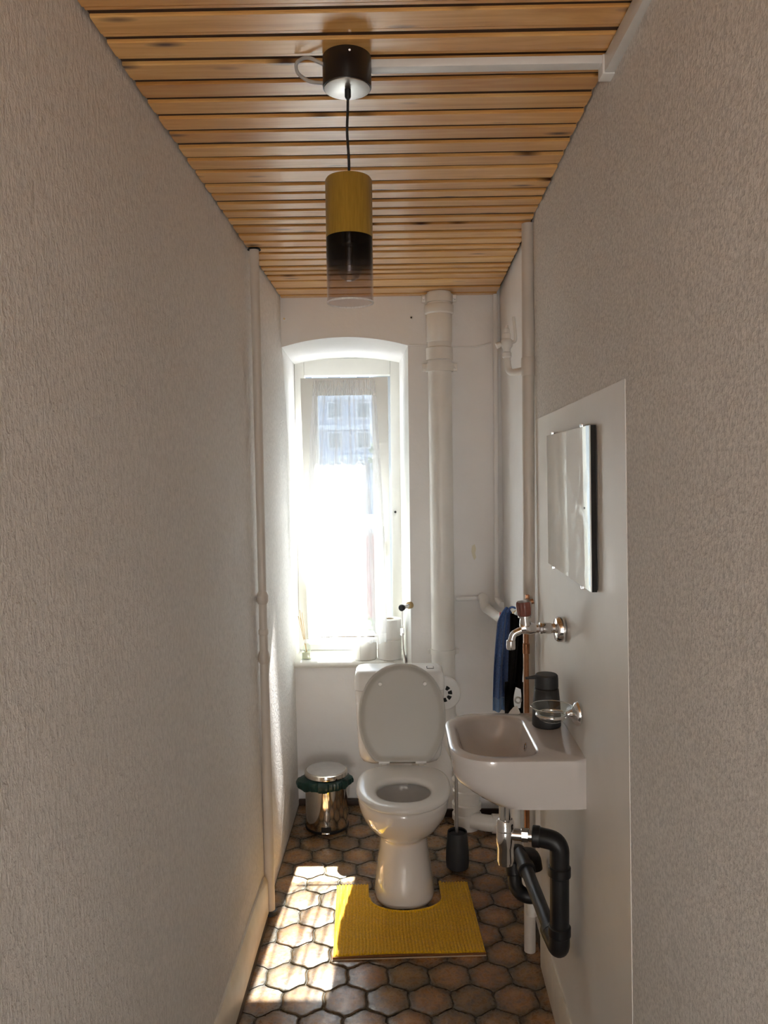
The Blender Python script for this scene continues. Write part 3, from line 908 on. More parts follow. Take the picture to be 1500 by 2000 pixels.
# ------------------------------------------------------------------ toilet
TX = .0255
to = thing('toilet', 'white close-coupled toilet with raised lid and open seat', 'toilet', (TX, 2.95, 0))
def egg(z, yf, yb, hw, n=40, back=3.2, k=.56, front=2.15):
    yc = yf + k * (yb - yf)
    pts = []
    for i in range(n):
        a = 2 * PI * i / n
        c, s_ = math.cos(a), math.sin(a)
        if s_ < 0:
            e_ = 2 / front
            pts.append((TX + hw * math.copysign(abs(c) ** e_, c), yc - (yc - yf) * abs(s_) ** e_, z))
        else:
            e_ = 2 / back
            pts.append((TX + hw * math.copysign(abs(c) ** e_, c), yc + (yb - yc) * abs(s_) ** e_, z))
    return pts
rings = [egg(0.0, 2.842, 3.20, .118, front=2.8), egg(.012, 2.840, 3.20, .119, front=2.8), egg(.06, 2.852, 3.19, .110, front=2.7), egg(.12, 2.868, 3.18, .101, front=2.6), egg(.17, 2.879, 3.17, .0945, front=2.5), egg(.203, 2.884, 3.165, .0915, front=2.4),
         egg(.216, 2.886, 3.165, .0900, front=2.4), egg(.224, 2.880, 3.165, .0960), egg(.240, 2.856, 3.17, .112), egg(.262, 2.824, 3.175, .131), egg(.290, 2.790, 3.18, .150), egg(.320, 2.765, 3.185, .164), egg(.345, 2.751, 3.19, .1715), egg(.352, 2.748, 3.19, .1730),
         egg(.362, 2.744, 3.19, .1745), egg(.385, 2.740, 3.19, .1765), egg(.396, 2.740, 3.19, .1765), egg(.402, 2.746, 3.186, .172),
         egg(.403, 2.782, 3.06, .128, back=2.3), egg(.396, 2.790, 3.05, .121, back=2.3), egg(.36, 2.795, 3.045, .118, back=2.2), egg(.30, 2.82, 3.03, .102, back=2.1), egg(.24, 2.86, 3.01, .075, back=2.1), egg(.215, 2.90, 2.99, .042, back=2.0)]
part('bowl', MB().loft(rings), MAT['ceramic'], to, ang=50)
part('water', MB().loft([egg(.2495, 2.856, 3.011, .078, back=2.1), egg(.2505, 2.856, 3.011, .078, back=2.1)]), MAT['bucket_dark'], to)
# seat ring
def seat_ring():
    o = lambda z, d: egg(z, 2.7215 + d, 3.150 - d, .1800 - d, n=56, back=2.9, k=.53)
    i = lambda z, d: egg(z, 2.7900 - d, 2.9950 + d, .1020 + d, n=56, back=2.25, k=.52, front=2.2)
    return MB().loft([i(.408, .004), o(.408, .006), o(.412, .001), o(.420, 0), o(.428, .004), o(.4325, .014), i(.4335, .020), i(.430, .006), i(.423, .000), i(.412, .000), i(.408, .004)], False, False)
st = part('seat', seat_ring(), MAT['seat_plastic'], to, ang=60)
for x in (-.075, .075):
    h = part('hinge', MB().cyl((TX + x - .022, 3.158, .437), (TX + x + .022, 3.158, .437), .009, 12), MAT['seat_plastic'], to)
    part('hinge_foot', MB().box(TX + x - .012, TX + x + .012, 3.150, 3.178, .402, .437, .003), MAT['seat_plastic'], h)
# raised lid: local s (across), q (along from hinge), leaning back against the cistern
LA = math.radians(5.0)
def LP(s_, q, n): return (TX + s_, 3.160 + q * math.sin(LA) - n * math.cos(LA), .437 + q * math.cos(LA) + n * math.sin(LA))
def lid_outline(d, n=56):
    pts = []
    L, hw = .402 - 2 * d, .1790 - d
    for i in range(n):
        a = 2 * PI * i / n
        c, s_ = math.cos(a), math.sin(a)
        qc = d + .44 * L
        if s_ > 0: pts.append((hw * math.copysign(abs(c) ** (2 / 2.15), c), qc + (L * .56) * abs(s_) ** (2 / 2.15)))
        else: pts.append((hw * math.copysign(abs(c), c), max(d, qc - .55 * L * abs(s_))) if abs(c) > .60 else (hw * math.copysign(.60 * abs(c) / .60, c), d))
    return pts
def lring(d, n_): return [LP(s_, q, n_) for s_, q in lid_outline(d)]
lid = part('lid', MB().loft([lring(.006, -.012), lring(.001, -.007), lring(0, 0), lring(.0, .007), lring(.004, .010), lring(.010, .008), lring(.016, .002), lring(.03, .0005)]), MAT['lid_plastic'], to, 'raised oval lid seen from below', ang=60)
for s_ in (-.088, .095):
    part('lid_buffer', MB().lathe([(.0085, -.001), (.0085, .006), (.007, .009), (.003, .0095)], LP(s_, .318, .001), Vector(LP(0, 0, 1)) - Vector(LP(0, 0, 0)), 16), MAT['seat_plastic'], lid, 'small round rubber buffer')
# cistern
def cring(z, hw, y0, y1, rad, n=6):
    pts = []
    for (sx, sy, a0) in ((1, 1, 0), (-1, 1, 90), (-1, -1, 180), (1, -1, 270)):
        for k in range(n + 1):
            a = math.radians(a0 + 90 * k / n)
            pts.append((TX - .009 + sx * (hw - rad) + rad * math.cos(a), (y1 - rad if sy > 0 else y0 + rad) + rad * math.sin(a), z))
    return pts
cis = part('cistern', MB().loft([cring(.405, .120, 3.235, 3.345, .03), cring(.408, .140, 3.224, 3.352, .03), cring(.418, .157, 3.213, 3.358, .03), cring(.438, .169, 3.206, 3.360, .03), cring(.47, .1745, 3.204, 3.360, .03), cring(.60, .1805, 3.202, 3.360, .03), cring(.718, .1845, 3.200, 3.360, .03), cring(.720, .182, 3.203, 3.357, .03)]), MAT['ceramic'], to, ang=50)
cl_ = part('cistern_lid', MB().loft([cring(.7205, .184, 3.200, 3.361, .03), cring(.722, .1865, 3.198, 3.362, .03), cring(.765, .1865, 3.198, 3.362, .03), cring(.785, .183, 3.2015, 3.360, .03), cring(.796, .175, 3.208, 3.355, .03), cring(.800, .162, 3.219, 3.345, .028)]), MAT['seat_plastic'], to, 'white plastic cistern lid', ang=50)
part('flush_button', MB().box(TX + .108, TX + .134, 3.25, 3.285, .7995, .8045, .002), MAT['seat_plastic'], cl_)
part('button_gap', MB().box(TX + .106, TX + .136, 3.248, 3.287, .7985, .8012, .001), MAT['black_gap'], cl_)

# supply valve and hose
sv = thing('supply_valve', 'chrome angle valve with thin hose dropping to the cistern', 'valve', (.052, 3.62, 1.0))
part('flange', MB().cyl((.0775, 3.628, 1.003), (.064, 3.612, 1.003), .016, 16, bev=.002), MAT['brass'], sv)
part('valve_body', MB().cyl((.068, 3.615, 1.003), (.038, 3.590, .998), .0095, 14, bev=.002), MAT['chrome'], sv)
part('valve_knob', MB().lathe([(.010, 0), (.015, .003), (.0155, .014), (.012, .019), (.006, .020)], (.038, 3.592, .998), (-.45, -.9, 0), 16), MAT['black_lacquer'], sv)
part('hose', MB().tube(bend([(.036, 3.594, .990), (.034, 3.592, .93), (.035, 3.585, .885), (.040, 3.56, .80), (.050, 3.45, .71), (.06, 3.375, .68)], .06), .0042, 10), MAT['steel_brushed'], sv)
part('hose_nut', MB().cyl((.0345, 3.590, .902), (.0345, 3.587, .870), .0085, 6), MAT['chrome'], sv)

# ------------------------------------------------------------------ rolls, diffuser
def roll(x, y, z, lb, r=.058, h=.097, rot=0):
    t_ = thing('toilet_roll', lb, 'toilet paper', (x, y, z), 'toilet rolls on the window sill')
    ri = .021
    part('paper', MB().lathe([(ri, 0), (r - .003, 0), (r, .003), (r, h - .003), (r - .003, h), (ri, h), (ri, 0)], (x, y, z), seg=40, cap0=False, cap1=False), MAT['paper_white'], t_)
    part('core', MB().lathe([(ri - .0005, .001), (ri - .0005, h - .001), (ri - .0022, h - .001), (ri - .0022, .001), (ri - .0005, .001)], (x, y, z), seg=28, cap0=False, cap1=False), MAT['core_card'], t_)
    q = math.radians(rot)
    part('loose_sheet', MB().loft([[(x + (r + .0006) * math.cos(a), y + (r + .0006) * math.sin(a), z + zz) for a in (q, q + .25, q + .5)] + [(x + (r + .0016) * math.cos(a), y + (r + .0016) * math.sin(a), z + zz) for a in (q + .5, q + .25, q)] for zz in (.001, h - .001)]), MAT['paper_white'], t_)
roll(-.147, 3.802, .7137, 'single toilet roll standing alone on the sill under the curtain', rot=220)
roll(-.0265, 3.800, .7137, 'lower of two stacked toilet rolls on the sill', rot=250)
roll(-.0245, 3.802, .8110, 'upper toilet roll stacked on another beside the hose', rot=280)

df = thing('reed_diffuser', 'small square glass reed diffuser standing on the window sill', 'diffuser', (-.432, 3.800, .7140))
dx, dy, dz = -.432, 3.800, .7140
def sq(z, h, r=.006):
    pts = []
    for (sx, sy, a0) in ((1, 1, 0), (-1, 1, 90), (-1, -1, 180), (1, -1, 270)):
        for k in range(4):
            a = math.radians(a0 + 30 * k)
            pts.append((dx + sx * (h - r) + r * math.cos(a), dy + sy * (h - r) + r * math.sin(a), dz + z))
    return pts
part('bottle', MB().loft([sq(0, .021), sq(.002, .023), sq(.062, .021), sq(.070, .015, .006), sq(.074, .011, .006), sq(.086, .011, .006)], True, False), MAT['bottle_glass'], df)
part('oil', MB().loft([sq(.004, .020), sq(.034, .0198)]), MAT['oil'], df)
part('collar', MB().lathe([(.0125, .078), (.0135, .080), (.0135, .096), (.0125, .098)], (dx, dy, dz), seg=20, cap0=False, cap1=False), MAT['paint_white'], df)
for k, (ax, ay) in enumerate(((-.030, .012), (-.037, -.006), (-.022, .020), (-.033, .022))):
    part('reed', MB().cyl((dx + .007 - .002 * k, dy - .004 + .002 * k, dz + .008), (dx + ax, dy + ay, dz + .200 + .012 * k), .0015, 6), MAT['reed'], df)

# ------------------------------------------------------------------ pedal bin
BX, BY = -.322, 3.535
bn = thing('pedal_bin', 'small polished steel pedal bin with dark green liner under the window', 'bin', (BX, BY, 0))
part('base_ring', MB().lathe([(.095, 0), (.0995, .003), (.0995, .012), (.097, .014)], (BX, BY, 0), seg=48), MAT['black_plastic'], bn)
part('body', MB().lathe([(.0965, .013), (.0965, .232), (.094, .235)], (BX, BY, 0), seg=64), MAT['steel_mirror'], bn)
ld = part('lid', MB().lathe([(.0965, .243), (.0985, .245), (.0985, .259), (.0965, .263), (.090, .266), (.05, .2685), (.0005, .2695)], (BX, BY, 0), seg=64), MAT['steel_mirror'], bn)
part('lid_top', MB().lathe([(.0895, .2666), (.05, .2692), (.0005, .2702)], (BX, BY, 0), seg=48, cap0=False), MAT['steel_brushed'], ld)
mb = MB()
rings = []
nb = 96
rnd = random.Random(3)
jag = [rnd.uniform(-1, 1) for _ in range(nb)]
def sj(k): return (jag[k % nb] + jag[(k + 1) % nb] + jag[(k - 1) % nb]) / 3
def sj2(k): return sum(sj(k + q) for q in range(-3, 4)) / 3.2
for (r, z, ja, jz) in ((.0940, .240, 0, 0), (.0985, .239, .002, .001), (.104, .233, .007, .003), (.107, .222, .010, .005), (.106, .208, .010, .008), (.102, .196, .007, .010), (.0985, .197, .002, .008)):
    ring = []
    for k in range(nb):
        a = 2 * PI * k / nb
        w = max(0, math.cos(a - PI * 1.03)) ** 8 + .75 * max(0, math.cos(a + .12)) ** 10
        rr = r + ja * sj2(k) + .8 * ja * sj(k * 2) + (.022 * w if .2 < z < .238 else .008 * w) * (1 if ja else 0)
        ring.append((BX + rr * math.cos(a), BY + rr * math.sin(a), z + jz * sj2(k + 31) - (.010 * w if ja else 0)))
    rings.append(ring)
part('liner', MB().loft(rings, False, False), MAT['liner_green'], bn, 'crumpled dark green bin liner', ang=25)
pd = part('pedal', MB().box(BX - .014, BX + .022, BY - .122, BY - .094, .012, .020, .003), MAT['chrome'], bn)
part('pedal_slot', MB().box(BX - .018, BX + .026, BY - .0985, BY - .090, .010, .036, .003), MAT['black_gap'], bn)

# ------------------------------------------------------------------ bath mat
mt = thing('toilet_mat', 'mustard yellow ribbed chenille mat cut around the toilet foot', 'mat', (.02, 2.77, 0))
MX0, MX1, MY0, MY1 = -.252, .262, 2.553, 3.012
ca, sa = math.cos(math.radians(2.4)), math.sin(math.radians(2.4))
def matpt(x, y, z):
    mx, my = (MX0 + MX1) / 2 + .022, (MY0 + MY1) / 2
    X_, Y_ = x - (MX0 + MX1) / 2, y - my
    taper = 1 + .0 * Y_
    return (mx + X_ * ca - Y_ * sa, my + X_ * sa + Y_ * ca, z)
CTX = TX - .012
def in_mat(x, y):
    hw = .140
    yc = 2.905
    if y > yc: return abs(x - CTX) > hw + .0
    return ((x - CTX) / hw) ** 2 + ((y - yc) / .098) ** 2 > 1
vs, fs, idx = [], [], {}
nx, ny = 258, 92
pitch = (MX1 - MX0) / 43
for j in range(ny + 1):
    for i in range(nx + 1):
        x = MX0 + (MX1 - MX0) * i / nx
        y = MY0 + (MY1 - MY0) * j / ny
        e_ = min(x - MX0, MX1 - x, y - MY0, MY1 - y)
        edge = min(1, e_ / .010)
        wob = .0012 * math.sin(31 * y + 7 * x)
        rib = .5 + .5 * math.cos(2 * PI * (x - MX0 + wob) / pitch)
        h = .006 + (.0070 * rib ** .7 + .0022 * (.5 + .5 * math.sin(2 * PI * y / .009 + 2.4 * round((x - MX0) / pitch)))) * edge ** .5
        if edge <= 0: h = .004
        h += .004 * max(0, math.sin(9 * x + 2)) * max(0, 1 - (y - MY0) / .08)
        vs.append(matpt(x, y, h))
for j in range(ny):
    for i in range(nx):
        x = MX0 + (MX1 - MX0) * (i + .5) / nx
        y = MY0 + (MY1 - MY0) * (j + .5) / ny
        if in_mat(x, y):
            a = j * (nx + 1) + i
            fs.append((a, a + 1, a + nx + 2, a + nx + 1))
part('pile', MB().add(vs, fs), MAT['chenille'], mt, 'mustard ribbed pile', ang=80)
# backing and bound edges
def edge_path():
    p = [(MX0, MY1), (MX0, MY0), (MX1, MY0), (MX1, MY1), (CTX + .140, MY1), (CTX + .140, 2.905)]
    for k in range(1, 24):
        a = -PI * k / 24
        p.append((CTX + .140 * math.cos(a), 2.905 + .098 * math.sin(a)))
    p += [(CTX - .140, 2.905), (CTX - .140, MY1), (MX0, MY1)]
    return p
ep = edge_path()[:-1]
part('backing', MB().loft([[matpt(x, y, z) for x, y in ep] for z in (.0004, .0045)]), MAT['mat_edge'], mt)
cutp = ep[4:-1]
part('cutout_binding', MB().tube([matpt(x, y, .0085) for x, y in cutp], .0065, 8), MAT['chenille'], mt)
part('front_binding', MB().tube([matpt(MX0 + (MX1 - MX0) * k / 20, MY0 - .003, .006 + .004 * max(0, math.sin(9 * (MX0 + (MX1 - MX0) * k / 20) + 2))) for k in range(21)], .0040, 8), MAT['mat_edge'], mt)
part('front_lining', MB().tube([matpt(MX0 + (MX1 - MX0) * k / 20, MY0 - .006, .0022) for k in range(21)], .0024, 6), MAT['core_card'], mt)

# ------------------------------------------------------------------ toilet brush
QX, QY = .246, 3.150
br = thing('toilet_brush', 'toilet brush with steel handle in a matt charcoal holder', 'toilet brush', (QX, QY, 0))
part('holder', MB().lathe([(.040, 0), (.0455, .004), (.0475, .03), (.0465, .07), (.0400, .150), (.0375, .152), (.0355, .149), (.042, .05)], (QX, QY, 0), seg=40), MAT['dark_grey'], br)
part('handle', MB().tube([(QX - .002, QY + .004, .06), (QX - .002, QY + .006, .30), (QX - .002, QY + .008, .395)], .0068, 14), MAT['steel_brushed'], br)
part('handle_cap', MB().lathe([(.0068, 0), (.0072, .004), (.0055, .009), (.001, .010)], (QX - .002, QY + .008, .395), seg=14), MAT['chrome'], br)
part('brush_lid', MB().lathe([(.034, .135), (.034, .139), (.010, .145)], (QX, QY, 0), seg=30), MAT['dark_grey'], br)

# ------------------------------------------------------------------ basin
SKX = .458
sk = thing('wash_basin', 'small white ceramic wall basin with rounded front', 'basin', (.30, 2.02, .82))
ZR = .936
def basin_out(z, x0, y0, y1, rad, x1=None, n=9):
    """D shape: rounded corners towards the room (x0), square at the wall"""
    x1 = SKX - .001 if x1 is None else x1
    pts = [(x1, y0, z)]
    for k in range(n + 1):
        a = math.radians(270 - 90 * k / n)
        pts.append((x0 + rad + rad * math.cos(a), y0 + rad + rad * math.sin(a), z))
    for k in range(n + 1):
        a = math.radians(180 - 90 * k / n)
        pts.append((x0 + rad + rad * math.cos(a), y1 - rad + rad * math.sin(a), z))
    pts.append((x1, y1, z))
    return pts
def rrect(z, x0, x1, y0, y1, r0, r1, n=9):
    pts = [((x0 + x1) / 2 + (x1 - x0) * .2, y0, z)]
    pts = []
    for k in range(n + 1):
        a = math.radians(0 - 90 * k / n); pts.append((x1 - r1 + r1 * math.cos(a), y0 + r1 + r1 * math.sin(a), z))
    for k in range(n + 1):
        a = math.radians(270 - 90 * k / n); pts.append((x0 + r0 + r0 * math.cos(a), y0 + r0 + r0 * math.sin(a), z))
    for k in range(n + 1):
        a = math.radians(180 - 90 * k / n); pts.append((x0 + r0 + r0 * math.cos(a), y1 - r0 + r0 * math.sin(a), z))
    for k in range(n + 1):
        a = math.radians(90 - 90 * k / n); pts.append((x1 - r1 + r1 * math.cos(a), y1 - r1 + r1 * math.sin(a), z))
    return pts
# outer shell: bottom slopes up towards the room
def under(t):      # t 0 rim .. 1 bottom
    z = ZR - .010 - t * .114
    x0 = .136 + .012 * t + .17 * max(0, t - .50) ** 1.35
    return z, x0
rings = []
rings.append(basin_out(ZR, .140, 1.845, 2.205, .095))
rings.append(basin_out(ZR - .003, .1350, 1.8400, 2.210, .100))
rings.append(basin_out(ZR - .010, .1335, 1.8385, 2.2115, .101))
for t in (.12, .3, .45, .55, .66, .78, .9, 1.0):
    z, x0 = under(t)
    rings.append(basin_out(z, x0, 1.8385 + .006 * t + .010 * max(0, t - .6), 2.2115 - .006 * t - .010 * max(0, t - .6), .100))
z, x0 = under(1.0)
rings.append(basin_out(z - .004, x0 + .02, 1.858, 2.192, .085))
shell = MB().loft(rings, cap0=False, cap1=True)
# top deck between outer rim and bowl opening: bridge by matching ring of same count
nO = len(rings[0])
inner = rrect(ZR - .001, .1560, .352, 1.876, 2.176, .088, .050)
def resample(pts, n, start_dir):
    pts = [Vector(p) for p in pts] 
    L = [0]
    for i in range(len(pts)): L.append(L[-1] + (pts[(i + 1) % len(pts)] - pts[i]).length)
    out = []
    for k in range(n):
        s_ = L[-1] * k / n
        for i in range(len(pts)):
            if L[i] <= s_ <= L[i + 1]:
                f = (s_ - L[i]) / max(1e-9, L[i + 1] - L[i])
                out.append(pts[i].lerp(pts[(i + 1) % len(pts)], f))
                break
    return out
nR = 80
cenx, ceny = .27, 2.025
def polar(pts, n=nR):
    """resample a star-shaped outline by angle around the bowl centre"""
    P_ = [Vector((p[0], p[1])) for p in pts]
    c = Vector((cenx, ceny))
    out = []
    for k in range(n):
        a = 2 * PI * (k + .5) / n
        d = Vector((math.cos(a), math.sin(a)))
        best = None
        for i in range(len(P_)):
            p, q = P_[i] - c, P_[(i + 1) % len(P_)] - c
            e_ = q - p
            den = d.x * e_.y - d.y * e_.x
            if abs(den) < 1e-12: continue
            t1 = (p.x * e_.y - p.y * e_.x) / den
            t2 = (p.x * d.y - p.y * d.x) / den
            if t1 > 0 and -1e-9 <= t2 <= 1 + 1e-9: best = t1 if best is None else max(best, t1)
        out.append((c.x + d.x * best, c.y + d.y * best, pts[0][2]))
    return out
rings = [polar(r) for r in rings]
# put exact wall corners back
deck_in = []
for (dz_, x0, x1, y0, y1, r0, r1) in ((0, .1545, .3535, 1.8665, 2.1835, .090, .052), (-.002, .1590, .3495, 1.8710, 2.1790, .087, .050), (-.010, .1640, .3455, 1.8760, 2.1740, .084, .048), (-.04, .1720, .338, 1.884, 2.166, .080, .05), (-.075, .186, .325, 1.900, 2.150, .072, .055), (-.094, .212, .308, 1.930, 2.120, .05, .045), (-.100, .245, .29, 1.98, 2.07, .02, .02)):
    deck_in.append(polar(rrect(ZR + dz_, x0, x1, y0, y1, r0, r1)))
allr = list(reversed(rings)) + deck_in
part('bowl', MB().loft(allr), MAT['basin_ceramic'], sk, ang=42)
part('drain', MB().lathe([(.020, ZR - .1), (.022, ZR - .0985), (.016, ZR - .097), (.001, ZR - .098)], (.268, 2.025, 0), seg=24), MAT['chrome'], sk)
part('overflow', MB().lathe([(.008, 0), (.009, .001), (.006, .002)], (.3385, 2.03, ZR - .035), (-1, 0, .15), 18), MAT['black_gap'], sk)
part('overflow_ring', MB().lathe([(.0085, 0), (.0115, .001), (.0105, .003), (.008, .003)], (.3388, 2.03, ZR - .035), (-1, 0, .15), 18, cap0=False, cap1=False), MAT['chrome'], sk)

# trap under the basin
tr = thing('bottle_trap', 'chrome bottle trap hanging below the basin', 'trap', (.285, 2.02, .60))
TXB, TYB = .284, 2.025
part('tailpiece', MB().cyl((TXB, TYB, .690), (TXB, TYB, .812), .0165, 24), MAT['chrome'], tr)
part('tail_flange', MB().lathe([(.028, .800), (.030, .803), (.030, .807)], (TXB, TYB, 0), seg=24), MAT['brass'], tr)
part('slip_nut', MB().lathe([(.0185, .712), (.0215, .708), (.0235, .700), (.0235, .692), (.0245, .690), (.0245, .683), (.022, .680)], (TXB, TYB, 0), seg=24), MAT['chrome'], tr)
part('bottle', MB().lathe([(.022, .682), (.0235, .678), (.0235, .640), (.0222, .638), (.0222, .600), (.0205, .595), (.0195, .590), (.010, .588)], (TXB, TYB, 0), seg=28), MAT['chrome'], tr)
part('outlet_pipe', MB().cyl((TXB + .015, TYB - .005, .672), (.351, 2.009, .672), .0150, 20), MAT['chrome'], tr)
part('outlet_nut', MB().cyl((TXB + .040, TYB - .008, .672), (TXB + .060, TYB - .012, .672), .0188, 8, bev=.002), MAT['chrome'], tr)

# black waste pipes
bw = thing('waste_pipe', 'black plastic waste pipe with elbows under the basin', 'pipe', (.41, 2.1, .5))
DXW, DYW = .418, 1.985
part('inlet_collar', MB().cyl((.352, 2.009, .672), (.372, 2.004, .672), .0275, 24, bev=.002), MAT['black_plastic'], bw)
part('elbow', MB().tube(bend([(.366, 2.005, .672), (DXW, DYW, .668), (DXW, DYW, .600)], .05, 10), .0250, 22), MAT['black_plastic'], bw)
part('drop_collar', MB().cyl((DXW, DYW, .576), (DXW, DYW, .604), .0290, 24, bev=.003), MAT['black_plastic'], bw)
part('drop_pipe', MB().cyl((DXW, DYW, .420), (DXW, DYW, .585), .0245, 24), MAT['black_plastic'], bw)
part('drop_collar', MB().cyl((DXW, DYW, .418), (DXW, DYW, .446), .0290, 24, bev=.003), MAT['black_plastic'], bw)
part('foot_elbow', MB().tube(bend([(DXW, DYW, .430), (DXW, DYW, .378), (DXW - .008, DYW + .070, .384)], .045, 10), .0262, 22), MAT['black_plastic'], bw)
part('run_pipe', MB().tube([(DXW - .006, DYW + .055, .383), (.398, 2.26, .400), (.392, 2.38, .410)], .0195, 20), MAT['black_plastic'], bw)
part('run_collar', MB().cyl((DXW - .006, DYW + .060, .3835), (DXW - .008, DYW + .088, .386), .0275, 22, bev=.003), MAT['black_plastic'], bw)
part('swan_bend', MB().tube(bend([(.392, 2.36, .409), (.388, 2.44, .414), (.380, 2.445, .416), (.366, 2.440, .400), (.368, 2.40, .318), (.395, 2.37, .308), (.44, 2.38, .306)], .04, 8), .0225, 20), MAT['black_plastic'], bw)
part('bend_collar', MB().cyl((.394, 2.335, .406), (.3925, 2.365, .409), .0270, 22, bev=.003), MAT['black_plastic'], bw)
part('bend_collar', MB().cyl((.3665, 2.432, .385), (.3672, 2.415, .350), .0265, 22, bev=.003), MAT['black_plastic'], bw)
part('bend_hub', MB().tube(bend([(.392, 2.42, .414), (.43, 2.44, .405), (.436, 2.44, .36)], .03), .024, 18), MAT['black_plastic'], bw)

# white floor pipes by the wall
wp = thing('floor_pipe', 'white painted supply pipe rising beside the riser below the basin', 'pipe', (.404, 2.60, 0))
part('pipe', MB().tube([(.402, 2.60, .35), (.402, 2.60, .80)], .0150, 16), MAT['paint_gloss'], wp)
part('lower_bend', MB().tube(bend([(.402, 2.60, .40), (.402, 2.60, .30), (.444, 2.545, .235), (.445, 2.54, .15)], .05), .0165, 16), MAT['paint_gloss'], wp)

# ------------------------------------------------------------------ tap
WF = .457
tp = thing('wall_tap', 'chrome wall tap with curved spout and dark red knob', 'tap', (.40, 2.10, 1.2))
TY, TZ = 2.100, 1.2
part('wall_flange', MB().lathe([(.034, 0), (.034, .015), (.030, .021), (.016, .024)], (WF - .004, TY, TZ - .003), (-1, 0, 0), 36), MAT['chrome'], tp)
part('inlet', MB().lathe([(.0165, .020), (.0125, .034), (.0150, .038), (.0150, .060), (.0165, .062), (.0165, .068), (.0120, .070), (.0110, .085), (.0125, .105)], (WF, TY, TZ), (-1, 0, 0), 24), MAT['chrome'], tp)
body = part('body', MB().tube([(WF - .078, TY, TZ - .001), (.365, TY, TZ), (.350, TY, TZ + .003), (.338, TY, TZ + .001)], [.0125, .0165, .0180, .0150], 22), MAT['chrome'], tp)
kd = Vector((-.10, -.03, 1)).normalized()
kb = Vector((.352, TY, TZ + .010))
part('bonnet', MB().lathe([(.0165, 0), (.0150, .012), (.0120, .022), (.0120, .028)], kb, kd, 20), MAT['chrome'], tp)
kn = MB()
u_, w_, d_ = frame(kd)
rings = []
for r, h in ((.0150, .024), (.0190, .028), (.0205, .050), (.0200, .060), (.0180, .064), (.004, .065)):
    rings.append([kb + d_ * h + (u_ * math.cos(2 * PI * k / 40) + w_ * math.sin(2 * PI * k / 40)) * r * (1 + .05 * math.cos(8 * 2 * PI * k / 40)) for k in range(40)])
part('knob', kn.loft(rings), MAT['knob_red'], tp, 'dark red fluted knob')
part('knob_ring', MB().lathe([(.0170, .021), (.0185, .022), (.0185, .026), (.0160, .027)], kb, kd, 30), MAT['chrome'], tp)
part('spout', MB().tube(bend([(.350, TY, TZ + .002), (.335, TY, TZ - .008), (.318, TY, TZ - .014), (.312, TY, TZ - .040)], .02), .0092, 18), MAT['chrome'], tp)
part('aerator', MB().lathe([(.0095, 0), (.0118, -.003), (.0122, -.022), (.0112, -.026), (.008, -.026)], (.312, TY, TZ - .030), seg=22), MAT['chrome'], tp)

# ------------------------------------------------------------------ soap dish and dispenser
sd = thing('soap_dish', 'clear glass soap dish in a chrome wall holder', 'soap dish', (.40, 1.91, 1.03))
DX_, DY_, DZ_ = .3835, 1.912, 1.040
part('wall_flange', MB().lathe([(.030, 0), (.030, .006), (.026, .012), (.013, .019), (.010, .026)], (WF - .006, DY_, 1.026), (-1, 0, 0), 30), MAT['chrome'], sd)
part('arm', MB().tube([(WF - .025, DY_, 1.026), (DX_ + .034, DY_, 1.024)], [.0085, .0065], 14), MAT['chrome'], sd)
part('ring', MB().tube([(DX_ + .036 * math.cos(2 * PI * k / 40), DY_ + .036 * math.sin(2 * PI * k / 40), 1.024) for k in range(41)], .0038, 10), MAT['chrome'], sd)
part('dish', MB().lathe([(.001, 1.009), (.024, 1.009), (.030, 1.013), (.034, 1.024), (.042, 1.036), (.050, 1.043), (.0515, 1.0445), (.050, 1.046), (.041, 1.0400), (.032, 1.028), (.027, 1.018), (.022, 1.0145), (.001, 1.0145)], (DX_, DY_, 0), seg=44), MAT['clear_glass'], sd)
part('dish_rim', MB().tube([(DX_ + .0508 * math.cos(2 * PI * k / 48), DY_ + .0508 * math.sin(2 * PI * k / 48), 1.0447) for k in range(49)], .0009, 6), MAT['chrome'], sd)

PXD, PYD = .4065, 2.095
ds = thing('soap_dispenser', 'matt charcoal soap dispenser standing on the basin corner', 'soap dispenser', (PXD, PYD, ZR))
part('body', MB().lathe([(.036, 0), (.0385, .003), (.0385, .02), (.0365, .060), (.0325, .100), (.0318, .101)], (PXD, PYD, ZR + .0005), seg=40), MAT['dark_grey'], ds)
part('collar', MB().lathe([(.0305, .1005), (.0300, .1015), (.0300, .106), (.0305, .107)], (PXD, PYD, ZR), seg=40), MAT['black_gap'], ds)
hd = part('pump_head', MB().lathe([(.0315, .1065), (.0312, .128), (.0300, .138), (.0270, .1410), (.010, .1418)], (PXD, PYD, ZR), seg=40), MAT['dark_grey'], ds)
part('nozzle', MB().tube([(PXD - .024, PYD - .006, ZR + .135), (PXD - .048, PYD - .008, ZR + .1335), (PXD - .058, PYD - .009, ZR + .132)], [.0060, .0038, .0032], 10), MAT['dark_grey'], hd)

